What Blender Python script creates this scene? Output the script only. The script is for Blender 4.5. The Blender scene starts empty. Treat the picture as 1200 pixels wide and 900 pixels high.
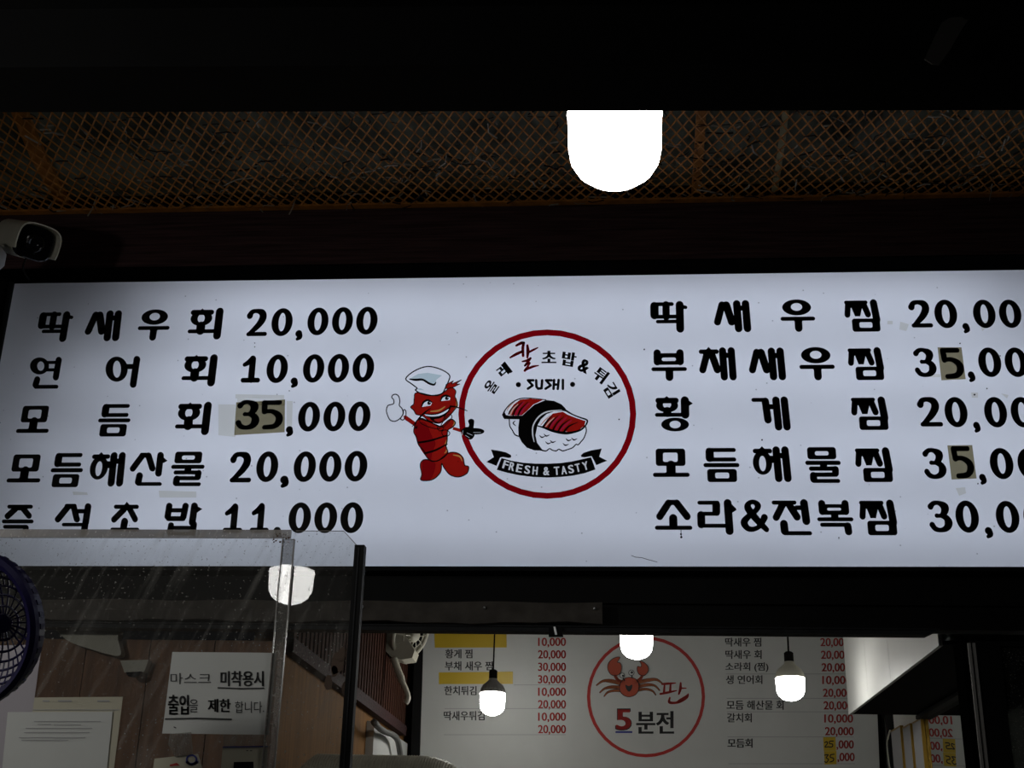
import bpy, math, random
from mathutils import Vector, Matrix
from mathutils.geometry import tessellate_polygon
random.seed(7)
R_ = math.radians
scn = bpy.context.scene
COL = scn.collection

# ------------------------------------------------------------------ camera
cam_d = bpy.data.cameras.new('camera'); cam = bpy.data.objects.new('camera', cam_d); COL.objects.link(cam)
cam_d.sensor_width = 36; cam_d.lens = 45.0; cam_d.clip_start = .02
CAM = Vector((0, 0, 1.5))
ROT = Matrix.Rotation(R_(4.9), 3, 'Z') @ Matrix.Rotation(R_(111.55), 3, 'X') @ Matrix.Rotation(R_(1.41), 3, 'Z')
cam.matrix_world = Matrix.Translation(CAM) @ ROT.to_4x4()
scn.camera = cam
# ------------------------------------------------------------------ world and exposure
w = bpy.data.worlds.new('night'); w.use_nodes = True
w.node_tree.nodes['Background'].inputs[0].default_value = (.55, .62, .8, 1)
w.node_tree.nodes['Background'].inputs[1].default_value = .002
scn.world = w
scn.view_settings.view_transform = 'Standard'; scn.view_settings.look = 'None'
scn.view_settings.exposure = 0; scn.view_settings.gamma = 1; scn.view_settings.use_curve_mapping = False
scn.cycles.max_bounces = 8; scn.cycles.transparent_max_bounces = 16
scn.cycles.sample_clamp_indirect = 2.0
OUT_BULB = 16.0      # outdoor lamps, radiance of the diffuser
IN_BULB = 32.0       # lamps in the shop
SIGN_W = 2.75        # watts of each LED strip in the sign

# ------------------------------------------------------------------ rays of the photograph (used to measure the place)
def ray(x, y): return ROT @ Vector(((x-600)/1500, -(y-450)/1500, -1))
def U(x, y, Y): d = ray(x, y); return CAM + d*(Y/d.y)
def UX(x, y, X): d = ray(x, y); return CAM + d*(X/d.x)
def UZ(x, y, Z): d = ray(x, y); return CAM + d*((Z-1.5)/d.z)
def UP(x, y, p, n): d = ray(x, y); return CAM + d*((p-CAM).dot(n)/d.dot(n))

# ------------------------------------------------------------------ materials
def mat(name, col, rough=.6, metal=0, emit=None, es=0, noise=0, nscale=20, stretch=None, bump=0, spec=.5, trans=0):
    m = bpy.data.materials.new(name); m.use_nodes = True; nt = m.node_tree
    b = nt.nodes['Principled BSDF']
    b.inputs['Base Color'].default_value = (*col, 1); b.inputs['Roughness'].default_value = rough
    b.inputs['Metallic'].default_value = metal; b.inputs['Specular IOR Level'].default_value = spec
    if emit: b.inputs['Emission Color'].default_value = (*emit, 1); b.inputs['Emission Strength'].default_value = es
    if noise or bump:
        tc = nt.nodes.new('ShaderNodeTexCoord'); mp = nt.nodes.new('ShaderNodeMapping'); n = nt.nodes.new('ShaderNodeTexNoise')
        mp.inputs['Scale'].default_value = stretch or (1, 1, 1)
        n.inputs['Scale'].default_value = nscale; n.inputs['Detail'].default_value = 5
        nt.links.new(tc.outputs['Object'], mp.inputs[0]); nt.links.new(mp.outputs[0], n.inputs['Vector'])
        if noise:
            mx = nt.nodes.new('ShaderNodeMapRange'); mx.inputs[1].default_value = .3; mx.inputs[2].default_value = .7
            mx.inputs[3].default_value = 1-noise; mx.inputs[4].default_value = 1+noise*.6
            nt.links.new(n.outputs[0], mx.inputs[0])
            v = nt.nodes.new('ShaderNodeVectorMath'); v.operation = 'SCALE'; v.inputs[0].default_value = col
            nt.links.new(mx.outputs[0], v.inputs['Scale']); nt.links.new(v.outputs[0], b.inputs['Base Color'])
        if bump:
            bp = nt.nodes.new('ShaderNodeBump'); bp.inputs['Strength'].default_value = bump; bp.inputs['Distance'].default_value = .01
            nt.links.new(n.outputs[0], bp.inputs['Height']); nt.links.new(bp.outputs[0], b.inputs['Normal'])
    return m
def film(name, col):                     # printed film that tints the light coming through the lit panel
    m = bpy.data.materials.new(name); m.use_nodes = True; nt = m.node_tree; nt.nodes.clear()
    t = nt.nodes.new('ShaderNodeBsdfTransparent'); t.inputs[0].default_value = (*col, 1)
    o = nt.nodes.new('ShaderNodeOutputMaterial'); nt.links.new(t.outputs[0], o.inputs[0]); return m
def lamp(name, col, s):
    m = bpy.data.materials.new(name); m.use_nodes = True; nt = m.node_tree; nt.nodes.clear()
    e = nt.nodes.new('ShaderNodeEmission'); e.inputs[0].default_value = (*col, 1); e.inputs[1].default_value = s
    o = nt.nodes.new('ShaderNodeOutputMaterial'); nt.links.new(e.outputs[0], o.inputs[0]); return m
def panel_mat():                         # white acrylic sign face: lets the strips' light through, a little dirty
    m = bpy.data.materials.new('sign_face'); m.use_nodes = True; nt = m.node_tree; nt.nodes.clear(); N = nt.nodes.new; L = nt.links.new
    tc = N('ShaderNodeTexCoord'); n = N('ShaderNodeTexNoise'); n.inputs['Scale'].default_value = 3; n.inputs['Detail'].default_value = 3
    r = N('ShaderNodeMapRange'); r.inputs[1].default_value = .3; r.inputs[2].default_value = .7; r.inputs[3].default_value = .95; r.inputs[4].default_value = 1
    n2 = N('ShaderNodeTexVoronoi'); n2.inputs['Scale'].default_value = 21
    r2 = N('ShaderNodeMapRange'); r2.inputs[1].default_value = .035; r2.inputs[2].default_value = .06; r2.inputs[3].default_value = .55; r2.inputs[4].default_value = 1
    mu = N('ShaderNodeMath'); mu.operation = 'MULTIPLY'
    v = N('ShaderNodeVectorMath'); v.operation = 'SCALE'; v.inputs[0].default_value = (.9, .92, .95)
    t = N('ShaderNodeBsdfTranslucent'); d = N('ShaderNodeBsdfDiffuse'); d.inputs[0].default_value = (.5, .5, .5, 1); g = N('ShaderNodeBsdfGlossy'); g.inputs['Roughness'].default_value = .35
    mx = N('ShaderNodeMixShader'); mx.inputs[0].default_value = .12; mg = N('ShaderNodeMixShader'); mg.inputs[0].default_value = .025
    o = N('ShaderNodeOutputMaterial')
    L(tc.outputs['Object'], n.inputs['Vector']); L(tc.outputs['Object'], n2.inputs['Vector']); L(n.outputs[0], r.inputs[0]); L(n2.outputs['Distance'], r2.inputs[0])
    L(r.outputs[0], mu.inputs[0]); L(r2.outputs[0], mu.inputs[1]); L(mu.outputs[0], v.inputs['Scale']); L(v.outputs[0], t.inputs[0])
    L(t.outputs[0], mx.inputs[1]); L(d.outputs[0], mx.inputs[2]); L(mx.outputs[0], mg.inputs[1]); L(g.outputs[0], mg.inputs[2]); L(mg.outputs[0], o.inputs[0]); return m
def acrylic_mat(name, dust=.1, streak=.35, tint=(.86, .87, .86), col=(.62, .60, .55), rough=.012):
    m = bpy.data.materials.new(name); m.use_nodes = True; nt = m.node_tree; nt.nodes.clear(); N = nt.nodes.new; L = nt.links.new
    tr = N('ShaderNodeBsdfTransparent'); tr.inputs[0].default_value = (*tint, 1)
    gl = N('ShaderNodeBsdfGlossy'); gl.inputs['Roughness'].default_value = rough
    fr = N('ShaderNodeFresnel'); fr.inputs[0].default_value = 1.62
    mg = N('ShaderNodeMixShader'); L(fr.outputs[0], mg.inputs[0]); L(tr.outputs[0], mg.inputs[1]); L(gl.outputs[0], mg.inputs[2])
    df = N('ShaderNodeBsdfDiffuse'); df.inputs[0].default_value = (*col, 1)
    tc = N('ShaderNodeTexCoord')
    n1 = N('ShaderNodeTexNoise'); n1.inputs['Scale'].default_value = 230; n1.inputs['Detail'].default_value = 1
    r1 = N('ShaderNodeMapRange'); r1.inputs[1].default_value = .665; r1.inputs[2].default_value = .70; r1.inputs[3].default_value = 0; r1.inputs[4].default_value = .55
    mr = N('ShaderNodeMapping'); mr.inputs['Rotation'].default_value = (0, R_(-24), 0); mp = N('ShaderNodeMapping'); mp.inputs['Scale'].default_value = (38, 1, 4.0); L(tc.outputs['Object'], mr.inputs[0])
    n2 = N('ShaderNodeTexNoise'); n2.inputs['Scale'].default_value = 1.6; n2.inputs['Detail'].default_value = 6
    r2 = N('ShaderNodeMapRange'); r2.inputs[1].default_value = .52; r2.inputs[2].default_value = .78; r2.inputs[3].default_value = 0; r2.inputs[4].default_value = streak
    n3 = N('ShaderNodeTexNoise'); n3.inputs['Scale'].default_value = 5; n3.inputs['Detail'].default_value = 2
    r3 = N('ShaderNodeMapRange'); r3.inputs[1].default_value = .35; r3.inputs[2].default_value = .7; r3.inputs[3].default_value = .3; r3.inputs[4].default_value = 1
    L(tc.outputs['Object'], n1.inputs['Vector']); L(mr.outputs[0], mp.inputs[0]); L(mp.outputs[0], n2.inputs['Vector']); L(tc.outputs['Object'], n3.inputs['Vector'])
    L(n1.outputs[0], r1.inputs[0]); L(n2.outputs[0], r2.inputs[0]); L(n3.outputs[0], r3.inputs[0])
    a = N('ShaderNodeMath'); a.operation = 'ADD'; L(r1.outputs[0], a.inputs[0]); L(r2.outputs[0], a.inputs[1])
    mu = N('ShaderNodeMath'); mu.operation = 'MULTIPLY'; L(a.outputs[0], mu.inputs[0]); L(r3.outputs[0], mu.inputs[1])
    b = N('ShaderNodeMath'); b.operation = 'ADD'; b.use_clamp = True; L(mu.outputs[0], b.inputs[0]); b.inputs[1].default_value = dust
    mx = N('ShaderNodeMixShader'); L(b.outputs[0], mx.inputs[0]); L(mg.outputs[0], mx.inputs[1]); L(df.outputs[0], mx.inputs[2])
    o = N('ShaderNodeOutputMaterial'); L(mx.outputs[0], o.inputs[0]); return m
M = {}
M['black'] = mat('black_vinyl', (.004, .004, .004), .5, spec=.2)
M['face'] = panel_mat()
M['box_in'] = mat('sign_inside_white', (.7, .7, .7), .7)
M['f_red'] = film('red_film', (.27, .002, .006))
M['f_red2'] = film('bright_red_film', (.36, .010, .006))
M['f_pink'] = film('crimson_film', (.40, .008, .035))
M['f_cream'] = film('salmon_film', (.78, .45, .38))
M['f_grey'] = film('pale_grey_film', (.62, .74, .74))
M['f_tan'] = film('tan_film', (.62, .24, .08))
M['f_tape'] = film('olive_paper_film', (.30, .265, .16))
M['f_stain'] = film('yellowed_tape_film', (.84, .83, .76))
M['l_red'] = lamp('deep_red_glowing_print', (.24, .003, .006), .42); M['l_pink'] = lamp('crimson_glowing_print', (.42, .012, .05), .42); M['l_cream'] = lamp('salmon_glowing_print', (.85, .52, .46), .38); M['l_tan'] = lamp('tan_glowing_print', (.75, .33, .10), .34)  # these prints emit by themselves, standing in for panel light passing through
M['w_print'] = lamp('glowing_white_print', (.80, .87, 1), .42)  # white print glows on its own at about the panel's brightness
M['blackmetal'] = mat('black_metal', (.005, .005, .005), .6, spec=.2, noise=.3, nscale=12)
M['darkmetal'] = mat('dark_aluminium', (.022, .023, .025), .6, spec=.25, noise=.3, nscale=25)
M['wood_dark'] = mat('dark_stained_wood', (.060, .030, .030), .7, spec=.15, noise=.6, nscale=5, stretch=(.8, 14, 22), bump=.3)
M['wood_brown'] = mat('brown_wood', (.26, .125, .058), .55, noise=.35, nscale=4, stretch=(9, 9, .8), bump=.15)
M['wood_orange'] = mat('orange_plywood', (.27, .135, .045), .7, spec=.1, noise=.3, nscale=5, stretch=(9, 9, .7))
M['slat'] = mat('dark_red_brown_slat', (.065, .026, .016), .8, spec=.1, noise=.3, nscale=6, stretch=(9, 9, .8))
M['mesh'] = mat('rusty_orange_paint', (.52, .20, .030), .6, noise=.35, nscale=30)
M['insul'] = mat('grey_green_sheet', (.17, .185, .14), .9, noise=.75, nscale=7, bump=.5)
M['straw_l'] = mat('pale_straw', (.40, .36, .28), .8, noise=.4, nscale=40)
M['straw_d'] = mat('dark_twig', (.014, .010, .008), .8)
M['cream'] = mat('cream_plastic', (.55, .53, .43), .45, noise=.08, nscale=9)
M['lath'] = mat('pale_lath', (.50, .45, .26), .8)
M['greyplastic'] = mat('grey_alloy', (.34, .33, .31), .5)
M['white'] = mat('white_panel', (.74, .74, .70), .45, noise=.04, nscale=5)
M['board'] = mat('menu_board_white', (.56, .57, .54), .55, noise=.03, nscale=9)
M['ink'] = mat('black_print', (.02, .02, .02), .6)
M['redink'] = mat('red_print', (.42, .022, .016), .6)
M['crab'] = mat('crab_red_print', (.42, .07, .03), .6)
M['crableg'] = mat('crab_orange_print', (.48, .14, .05), .6)
M['blueink'] = mat('blue_print', (.03, .04, .25), .6)
M['yellow'] = mat('yellow_tape', (.55, .38, .015), .45)
M['paper'] = mat('white_paper', (.60, .61, .58), .8, noise=.05, nscale=6)
M['paper2'] = mat('lilac_grey_paper', (.42, .39, .42), .8)
M['paper3'] = mat('cream_paper', (.50, .47, .36), .8)
M['faint'] = mat('faint_print', (.36, .36, .36), .8)
M['purple'] = mat('purple_plastic', (.012, .009, .055), .35)
M['fabric'] = mat('brown_grey_canvas', (.12, .105, .09), .85, noise=.3, nscale=18, bump=.3)
M['glassblack'] = mat('black_glass', (.004, .004, .005), .06)
M['gold'] = mat('gold_moulding', (.34, .20, .02), .4, metal=.4, bump=.6, nscale=60)
M['mirror'] = mat('mirror_silver', (.62, .64, .62), .01, metal=1)
M['alu'] = mat('bare_aluminium', (.55, .55, .55), .3, metal=1)
M['concrete'] = mat('dark_plaster', (.06, .06, .06), .9, noise=.3, nscale=6)
M['dead_black'] = mat('matt_dead_black', (.002, .002, .002), .95, spec=0)
M['dark'] = mat('dark_paint', (.010, .009, .008), .9, spec=.05)
M['bundle'] = mat('cream_ribbed_plastic', (.55, .52, .42), .3, noise=.1, nscale=20)
M['acr'] = acrylic_mat('dusty_acrylic', .035, .34)
M['acr_edge'] = acrylic_mat('acrylic_edge_strip', .42, .35, (.6, .6, .6), (.52, .48, .44), .25)
M['acr_clear'] = acrylic_mat('acrylic_joint_strip', .16, .3, (.8, .8, .8))
M['tape'] = acrylic_mat('clear_tape', .12, .5, (.85, .85, .83))
def glass_dark():
    return acrylic_mat('smoked_glass', .02, .05, (.25, .26, .25))
M['dglass'] = glass_dark()

# ------------------------------------------------------------------ mesh builder
class MB:
    def __init__(s): s.v = []; s.f = []
    def add(s, vs, fs):
        b = len(s.v); s.v += [Vector(v) for v in vs]; s.f += [tuple(i+b for i in f) for f in fs]; return s
    def box(s, x0, x1, y0, y1, z0, z1):
        return s.add([(x0,y0,z0),(x1,y0,z0),(x1,y1,z0),(x0,y1,z0),(x0,y0,z1),(x1,y0,z1),(x1,y1,z1),(x0,y1,z1)],
                     [(0,3,2,1),(4,5,6,7),(0,1,5,4),(1,2,6,5),(2,3,7,6),(3,0,4,7)])
    def slab(s, pts, off):               # a polygon given thickness
        off = Vector(off); n = len(pts); t = tessellate_polygon([[Vector(p) for p in pts]])
        vs = [Vector(p) for p in pts]+[Vector(p)+off for p in pts]
        fs = [tuple(a) for a in t]+[tuple(i+n for i in reversed(a)) for a in t]+[(i, (i+1) % n, (i+1) % n+n, i+n) for i in range(n)]
        return s.add(vs, fs)
    def tube(s, path, r, n=8, caps=True):
        path = [Vector(p) for p in path]; rs = r if isinstance(r, (list, tuple)) else [r]*len(path)
        vs = []; fs = []; up = None
        for i, p in enumerate(path):
            t = (path[min(i+1, len(path)-1)]-path[max(i-1, 0)]).normalized()
            if up is None: up = t.orthogonal().normalized()
            up = (up - t*up.dot(t)).normalized(); sd = t.cross(up)
            for k in range(n):
                a = 2*math.pi*k/n; vs.append(p+(up*math.cos(a)+sd*math.sin(a))*rs[i])
        for i in range(len(path)-1):
            for k in range(n): fs.append((i*n+k, i*n+(k+1) % n, (i+1)*n+(k+1) % n, (i+1)*n+k))
        if caps: fs.append(tuple(range(n-1, -1, -1))); fs.append(tuple(range((len(path)-1)*n, len(path)*n)))
        return s.add(vs, fs)
    def lathe(s, prof, o=(0,0,0), n=24, X=(1,0,0), Yv=(0,1,0), Z=(0,0,1), ribs=0, rib=0):
        o = Vector(o); X = Vector(X); Yv = Vector(Yv); Z = Vector(Z); vs = []; fs = []
        for (r, z) in prof:
            for k in range(n):
                a = 2*math.pi*k/n; rr = r*(1-(rib if ribs and k % 2 else 0))
                vs.append(o+X*(rr*math.cos(a))+Yv*(rr*math.sin(a))+Z*z)
        for i in range(len(prof)-1):
            for k in range(n): fs.append((i*n+k, i*n+(k+1) % n, (i+1)*n+(k+1) % n, (i+1)*n+k))
        fs.append(tuple(range(n-1, -1, -1))); fs.append(tuple(range((len(prof)-1)*n, len(prof)*n)))
        return s.add(vs, fs)
    def build(s, name, m, parent=None, smooth=False):
        base = Vector((0, 0, 0)); p = parent
        while p is not None: base += Vector(p.location); p = p.parent
        me = bpy.data.meshes.new(name); me.from_pydata([v-base for v in s.v], [], s.f); me.materials.append(M[m] if isinstance(m, str) else m)
        me.update()
        if smooth:
            for q in me.polygons: q.use_smooth = True
        o = bpy.data.objects.new(name, me); COL.objects.link(o); o.parent = parent; return o
def tag(o, label=None, cat=None, group=None, kind=None):
    if label: o['label'] = label
    if cat: o['category'] = cat
    if group: o['group'] = group
    if kind: o['kind'] = kind
    return o
def thing(name, loc, label, cat, group=None):
    o = bpy.data.objects.new(name, None); COL.objects.link(o); o.location = loc; o.empty_display_size = .05; return tag(o, label, cat, group)
def struct(name, mb, m, parent=None):
    o = mb.build(name, m, parent)
    if parent is None: o['kind'] = 'structure'
    return o

# ------------------------------------------------------------------ flat print: shapes in 2D
def catmull(pts, n=6, closed=False):
    out = []; N = len(pts)
    for i in range(N if closed else N-1):
        P = [pts[(i+k) % N] if closed else pts[min(max(i+k, 0), N-1)] for k in (-1, 0, 1, 2)]
        for j in range(n):
            t = j/n; out.append(tuple(.5*((2*b)+(-a+c)*t+(2*a-5*b+4*c-d)*t*t+(-a+3*b-3*c+d)*t**3) for a, b, c, d in zip(*P)))
    if not closed: out.append(tuple(pts[-1]))
    return out
BOOST = 1.0
class Flat:
    def __init__(s): s.v = []; s.f = []
    def add(s, v, f): b = len(s.v); s.v += [tuple(p[:2]) for p in v]; s.f += [tuple(i+b for i in q) for q in f]; return s
    def disc(s, c, r, n=16): return s.add([(c[0]+r*math.cos(2*math.pi*k/n), c[1]+r*math.sin(2*math.pi*k/n)) for k in range(n)], [tuple(range(n))])
    def S(s, w, *pts):
        P = [(p[0], p[1], (p[2] if len(p) > 2 else w)*BOOST/2) for p in pts]
        for p in P: s.disc(p, p[2], 14)
        for a, b in zip(P, P[1:]):
            dx, dy = b[0]-a[0], b[1]-a[1]; l = math.hypot(dx, dy) or 1; nx, ny = -dy/l, dx/l
            s.add([(a[0]+nx*a[2], a[1]+ny*a[2]), (b[0]+nx*b[2], b[1]+ny*b[2]), (b[0]-nx*b[2], b[1]-ny*b[2]), (a[0]-nx*a[2], a[1]-ny*a[2])], [(0, 1, 2, 3)])
        return s
    def C(s, w, *pts): return s.S(w, *catmull([(p[0], p[1], p[2] if len(p) > 2 else w) for p in pts]))
    def F(s, *pts):
        t = tessellate_polygon([[Vector((p[0], p[1], 0)) for p in pts]]); return s.add(pts, [tuple(a) for a in t])
    def B(s, *pts): return s.F(*catmull(list(pts), 5, True))            # smooth closed blob
    def ring(s, a, b):
        n = len(a); return s.add(list(a)+list(b), [(i, (i+1) % n, (i+1) % n+n, i+n) for i in range(n)])
    def E(s, cx, cy, rx, ry, ix, iy, jx, jy, n=40):
        if BOOST == 1.28: jx -= 7*rx/70+1; jy -= 4*ry/60+1
        g = lambda x, y, p, q: [(x+p*math.cos(2*math.pi*k/n), y+q*math.sin(2*math.pi*k/n)) for k in range(n)]
        return s.ring(g(cx, cy, rx, ry), g(ix, iy, jx, jy))
    def R(s, x0, y0, x1, y1, a0, b0, a1, b1, r=13, q=8):
        a0, b0, a1, b1 = a0+4, b0+2.5, a1-4, b1-2.5
        def rr(x0, y0, x1, y1, r):
            o = []
            for cx, cy, st in ((x1-r, y1-r, 0), (x0+r, y1-r, 90), (x0+r, y0+r, 180), (x1-r, y0+r, 270)):
                for k in range(5): t = R_(st+k*22.5); o.append((cx+r*math.cos(t), cy+r*math.sin(t)))
            return o
        return s.ring(rr(x0, y0, x1, y1, r), rr(a0, b0, a1, b1, q))
    def Q(s, x0, y0, x1, y1): return s.add([(x0, y0), (x1, y0), (x1, y1), (x0, y1)], [(0, 1, 2, 3)])
    def shear(s, k):
        cy = sum(p[1] for p in s.v)/len(s.v); s.v = [(x+(y-cy)*k, y) for x, y in s.v]; return s
    def fit(s, x0, y0, x1, y1):
        a = min(p[0] for p in s.v); b = max(p[0] for p in s.v); c = min(p[1] for p in s.v); d = max(p[1] for p in s.v)
        return Flat().add([(x0+(x-a)/(b-a)*(x1-x0), y0+(y-c)/(d-c)*(y1-y0)) for x, y in s.v], s.f)
    def rot(s, deg, cx, cy):
        c, n = math.cos(R_(deg)), math.sin(R_(deg)); return Flat().add([(cx+(x-cx)*c-(y-cy)*n, cy+(x-cx)*n+(y-cy)*c) for x, y in s.v], s.f)
    def join(s, o): return s.add(o.v, o.f)
    def map(s, fn, mb=None):
        mb = mb or MB(); return mb.add([fn(x, y) for x, y in s.v], s.f)
_tc = {}
def text(t, x0, y0, x1, y1, bold=0.0):   # lettering fitted to a rectangle (y down); heavier weights by overprinting
    if bold > .013:
        d = (bold-.010)*(y1-y0)*.95; f = Flat()
        for a in (-1, 0, 1): f.join(text(t, x0+d+a*d, y0, x1-d+a*d, y1, .010))
        return f
    k = (t, bold)
    if k not in _tc:
        c = bpy.data.curves.new('t', 'FONT'); c.body = t; c.offset = bold; c.resolution_u = 4
        o = bpy.data.objects.new('t', c); COL.objects.link(o); dg = bpy.context.evaluated_depsgraph_get()
        me = bpy.data.meshes.new_from_object(o.evaluated_get(dg))
        _tc[k] = ([(v.co.x, -v.co.y) for v in me.vertices], [tuple(p.vertices) for p in me.polygons])
        bpy.data.objects.remove(o); bpy.data.curves.remove(c); bpy.data.meshes.remove(me)
    return Flat().add(*_tc[k]).fit(x0, y0, x1, y1)

# ------------------------------------------------------------------ glyphs of the big sign
def F_(): return Flat()
BOOST = 1.28
G = {}
def sae(g, dx=0):
    return g
G['딱'] = F_().S(15,(57,63),(150,63)).S(32,(64,72),(64,117)).S(28,(121,66),(121,125)).S(15,(57,125),(185,125)).S(30,(188,67),(188,185)).S(14,(79,149),(185,149)).S(14,(200,76),(217,80)).F((186,52),(222,78),(204,92),(190,88))
G['새'] = F_().S(15,(388,61),(412,61)).S(27,(386,66),(361,151)).S(30,(407,68),(431,150)).S(29,(459,62),(463,184)).S(29,(502,62),(506,184)).S(20,(460,83),(502,83)).F((388,54),(415,54),(420,75),(384,75))
G['우'] = F_().E(736,82,71,38,736,80,36,22).S(15,(663,136),(814,136)).S(29,(740,148),(740,180)).F((716,142),(764,142),(754,156),(726,156))
G['찜'] = F_().S(14,(964,56),(1065,56)).F((964,52),(1066,52),(1062,82),(968,82)).S(23,(974,62),(967,114)).F((986,70),(1048,70),(1031,122),(1005,122)).S(24,(1052,62),(1071,113)).S(29,(1104,60),(1113,140)).R(987,133,1128,195,1020,148,1093,179)
G['부'] = F_().R(66,293,204,350,98,312,174,334).S(28,(80,292),(80,335)).S(28,(190,292),(190,335)).S(15,(60,371),(212,371)).S(29,(137,382),(137,410)).F((114,377),(160,377),(150,390),(124,390))
G['채'] = F_().F((306,284),(322,267),(340,284)).S(17,(284,290),(362,290)).S(27,(313,302),(290,376)).S(28,(336,300),(362,376)).S(28,(391,287),(395,410)).S(28,(434,287),(438,410)).S(20,(391,308),(434,308)).F((296,288),(350,288),(350,312),(300,312))
G['황'] = F_().F((100,50),(121,36),(142,50)).S(20,(81,56),(164,56)).E(122,79,51,31,122,75,25,20).S(30,(122,104),(122,112)).S(14,(74,121),(205,121)).S(30,(205,56),(205,120)).F((205,42),(242,70),(218,84)).E(157,165,64,31,157,165,33,20)
G['게'] = F_().S(15,(514,51),(570,51)).S(28,(571,58),(579,145)).F((556,44),(580,44),(585,60),(560,60)).S(19,(578,84),(625,84)).S(28,(622,53),(628,178)).S(28,(662,53),(668,178))
G['모'] = F_().R(70,276,208,355,100,292,176,339).S(34,(140,352),(140,382)).S(15,(65,395),(216,395)).F((108,392),(170,392),(154,376),(124,376))
G['듬'] = F_().S(15,(308,278),(431,278)).S(31,(315,287),(315,314)).S(15,(308,322),(431,322)).S(15,(293,348),(445,348)).R(300,366,441,426,334,380,408,411)
G['해'] = F_().F((540,280),(557,264),(574,280)).S(17,(523,286),(594,286)).E(556,340,46,56,556,344,22,40).S(28,(624,282),(629,412)).S(28,(666,282),(672,412)).S(20,(625,308),(668,308)).S(26,(590,325),(622,325)).F((536,282),(580,282),(575,300),(540,300))
G['물'] = F_().R(757,268,897,323,790,284,864,308).S(15,(754,339),(906,339)).S(28,(832,350),(832,354)).S(15,(770,365),(893,365)).S(26,(888,370),(887,385)).S(15,(778,392),(890,392)).S(27,(780,397),(780,411)).S(14,(779,420),(898,420))
G['소'] = F_().S(16,(128,72),(172,72)).S(26,(130,77),(88,138)).S(26,(168,77),(215,138)).S(30,(150,146),(150,178)).S(15,(74,189),(228,189)).F((122,64),(176,64),(178,86),(120,86))
G['라'] = F_().S(15,(267,71),(352,71)).S(29,(346,80),(345,116)).S(15,(268,124),(350,124)).S(29,(273,130),(273,175)).S(15,(267,181),(395,181)).S(29,(400,72),(404,206)).F((400,58),(438,98),(440,106),(412,124))
G['&'] = F_().C(24,(572,198,20),(535,160,26),(500,118,28),(486,92,26),(497,73,18),(519,70,18),(536,86,24),(526,108,20),(488,138,22),(466,165,27),(482,192,22),(512,196,18),(545,178,18),(565,142,26))
G['전'] = F_().S(15,(606,71),(705,71)).F((625,64),(712,64),(690,88),(640,88)).S(26,(648,80),(614,140)).S(27,(680,82),(713,138)).S(17,(712,95),(742,95)).S(29,(750,73),(756,157)).S(29,(649,170),(651,203)).S(15,(650,213),(770,213))
G['복'] = F_().R(812,77,952,128,845,92,922,110).S(27,(825,74),(826,112)).S(27,(938,74),(938,112)).S(28,(884,128),(884,138)).S(15,(808,149),(963,149)).S(15,(820,175),(935,175)).S(28,(943,181),(945,207))
G['회'] = F_().F((40,16),(61,0),(82,16)).S(20,(17,19),(108,19)).E(61,49,54,37,60,49,24,24).S(34,(63,86),(64,108)).S(15,(10,112),(142,112)).S(30,(149,16),(149,134)).F((38,110),(92,110),(80,96),(50,96))
G['산'] = F_().S(18,(765,57),(800,57)).S(26,(768,62),(712,134)).S(28,(802,62),(822,132)).S(29,(870,60),(855,160)).F((874,62),(908,90),(884,104)).S(29,(750,172),(741,208)).S(16,(740,218),(862,218)).F((756,48),(815,48),(815,74),(756,74)).shear(.16)
G['연'] = F_().E(122,94,62,51,130,95,30,32).S(15,(165,74),(235,74)).S(15,(170,118),(235,118)).S(31,(247,60),(228,162)).S(31,(108,175),(97,206)).S(18,(97,218),(233,218)).shear(.18)
G['어'] = F_().E(578,113,68,76,580,113,32,57).S(24,(640,98),(685,98)).S(32,(702,54),(678,206)).shear(.15)
G['즉'] = F_().S(18,(45,340),(180,340)).F((55,332),(172,332),(150,362),(78,362)).S(28,(85,352),(35,395)).S(28,(132,352),(167,392)).S(18,(12,425),(184,425)).S(18,(20,456),(150,456)).S(28,(148,462),(142,495)).shear(.18)
G['석'] = F_().S(20,(355,335),(400,335)).S(28,(360,342),(302,412)).S(28,(395,342),(412,412)).S(20,(415,365),(460,365)).S(30,(478,338),(462,430)).S(16,(335,442),(450,442)).S(30,(458,445),(450,492)).F((345,325),(410,325),(412,352),(345,352)).shear(.17)
G['초'] = F_().F((676,338),(698,314),(722,338)).S(18,(628,342),(762,342)).S(28,(682,355),(618,412)).S(28,(715,352),(750,410)).F((660,338),(735,338),(735,362),(670,362)).S(34,(685,424),(679,452)).S(17,(607,467),(765,467)).shear(.15)
G['밥'] = F_().S(28,(908,335),(898,396)).S(28,(1000,335),(987,396)).S(19,(910,360),(990,360)).S(22,(902,407),(985,407)).S(30,(1050,335),(1036,430)).F((1056,332),(1094,352),(1058,378)).S(26,(917,444),(910,486)).S(28,(1045,438),(1038,486)).S(17,(915,458),(1040,458)).S(18,(912,490),(1038,490)).shear(.13)
D = {}
D['0'] = F_().E(362,210,102,123,362,210,45,90)
D['2'] = F_().C(40,(58,146,48),(78,112,36),(125,103,32),(178,120,50),(192,165,56),(160,225,48),(100,285,36),(66,314,30)).S(30,(62,314),(228,314))
D[','] = F_().disc((543,318),32).C(40,(560,330,30),(556,350,34),(534,366,24))
D['3'] = F_().C(40,(100,552,42),(132,524,32),(180,523,32),(230,555,58),(222,600,48),(188,628,28),(150,629,30)).C(40,(188,628,28),(235,648,44),(252,690,58),(228,732,44),(175,750,30),(125,738,36),(100,706,40))
D['5'] = F_().S(34,(335,528),(482,528)).S(44,(340,533),(348,612)).C(34,(350,613,32),(420,612,34),(482,652,50),(490,705,54),(450,752,40),(360,762,34))
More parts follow.
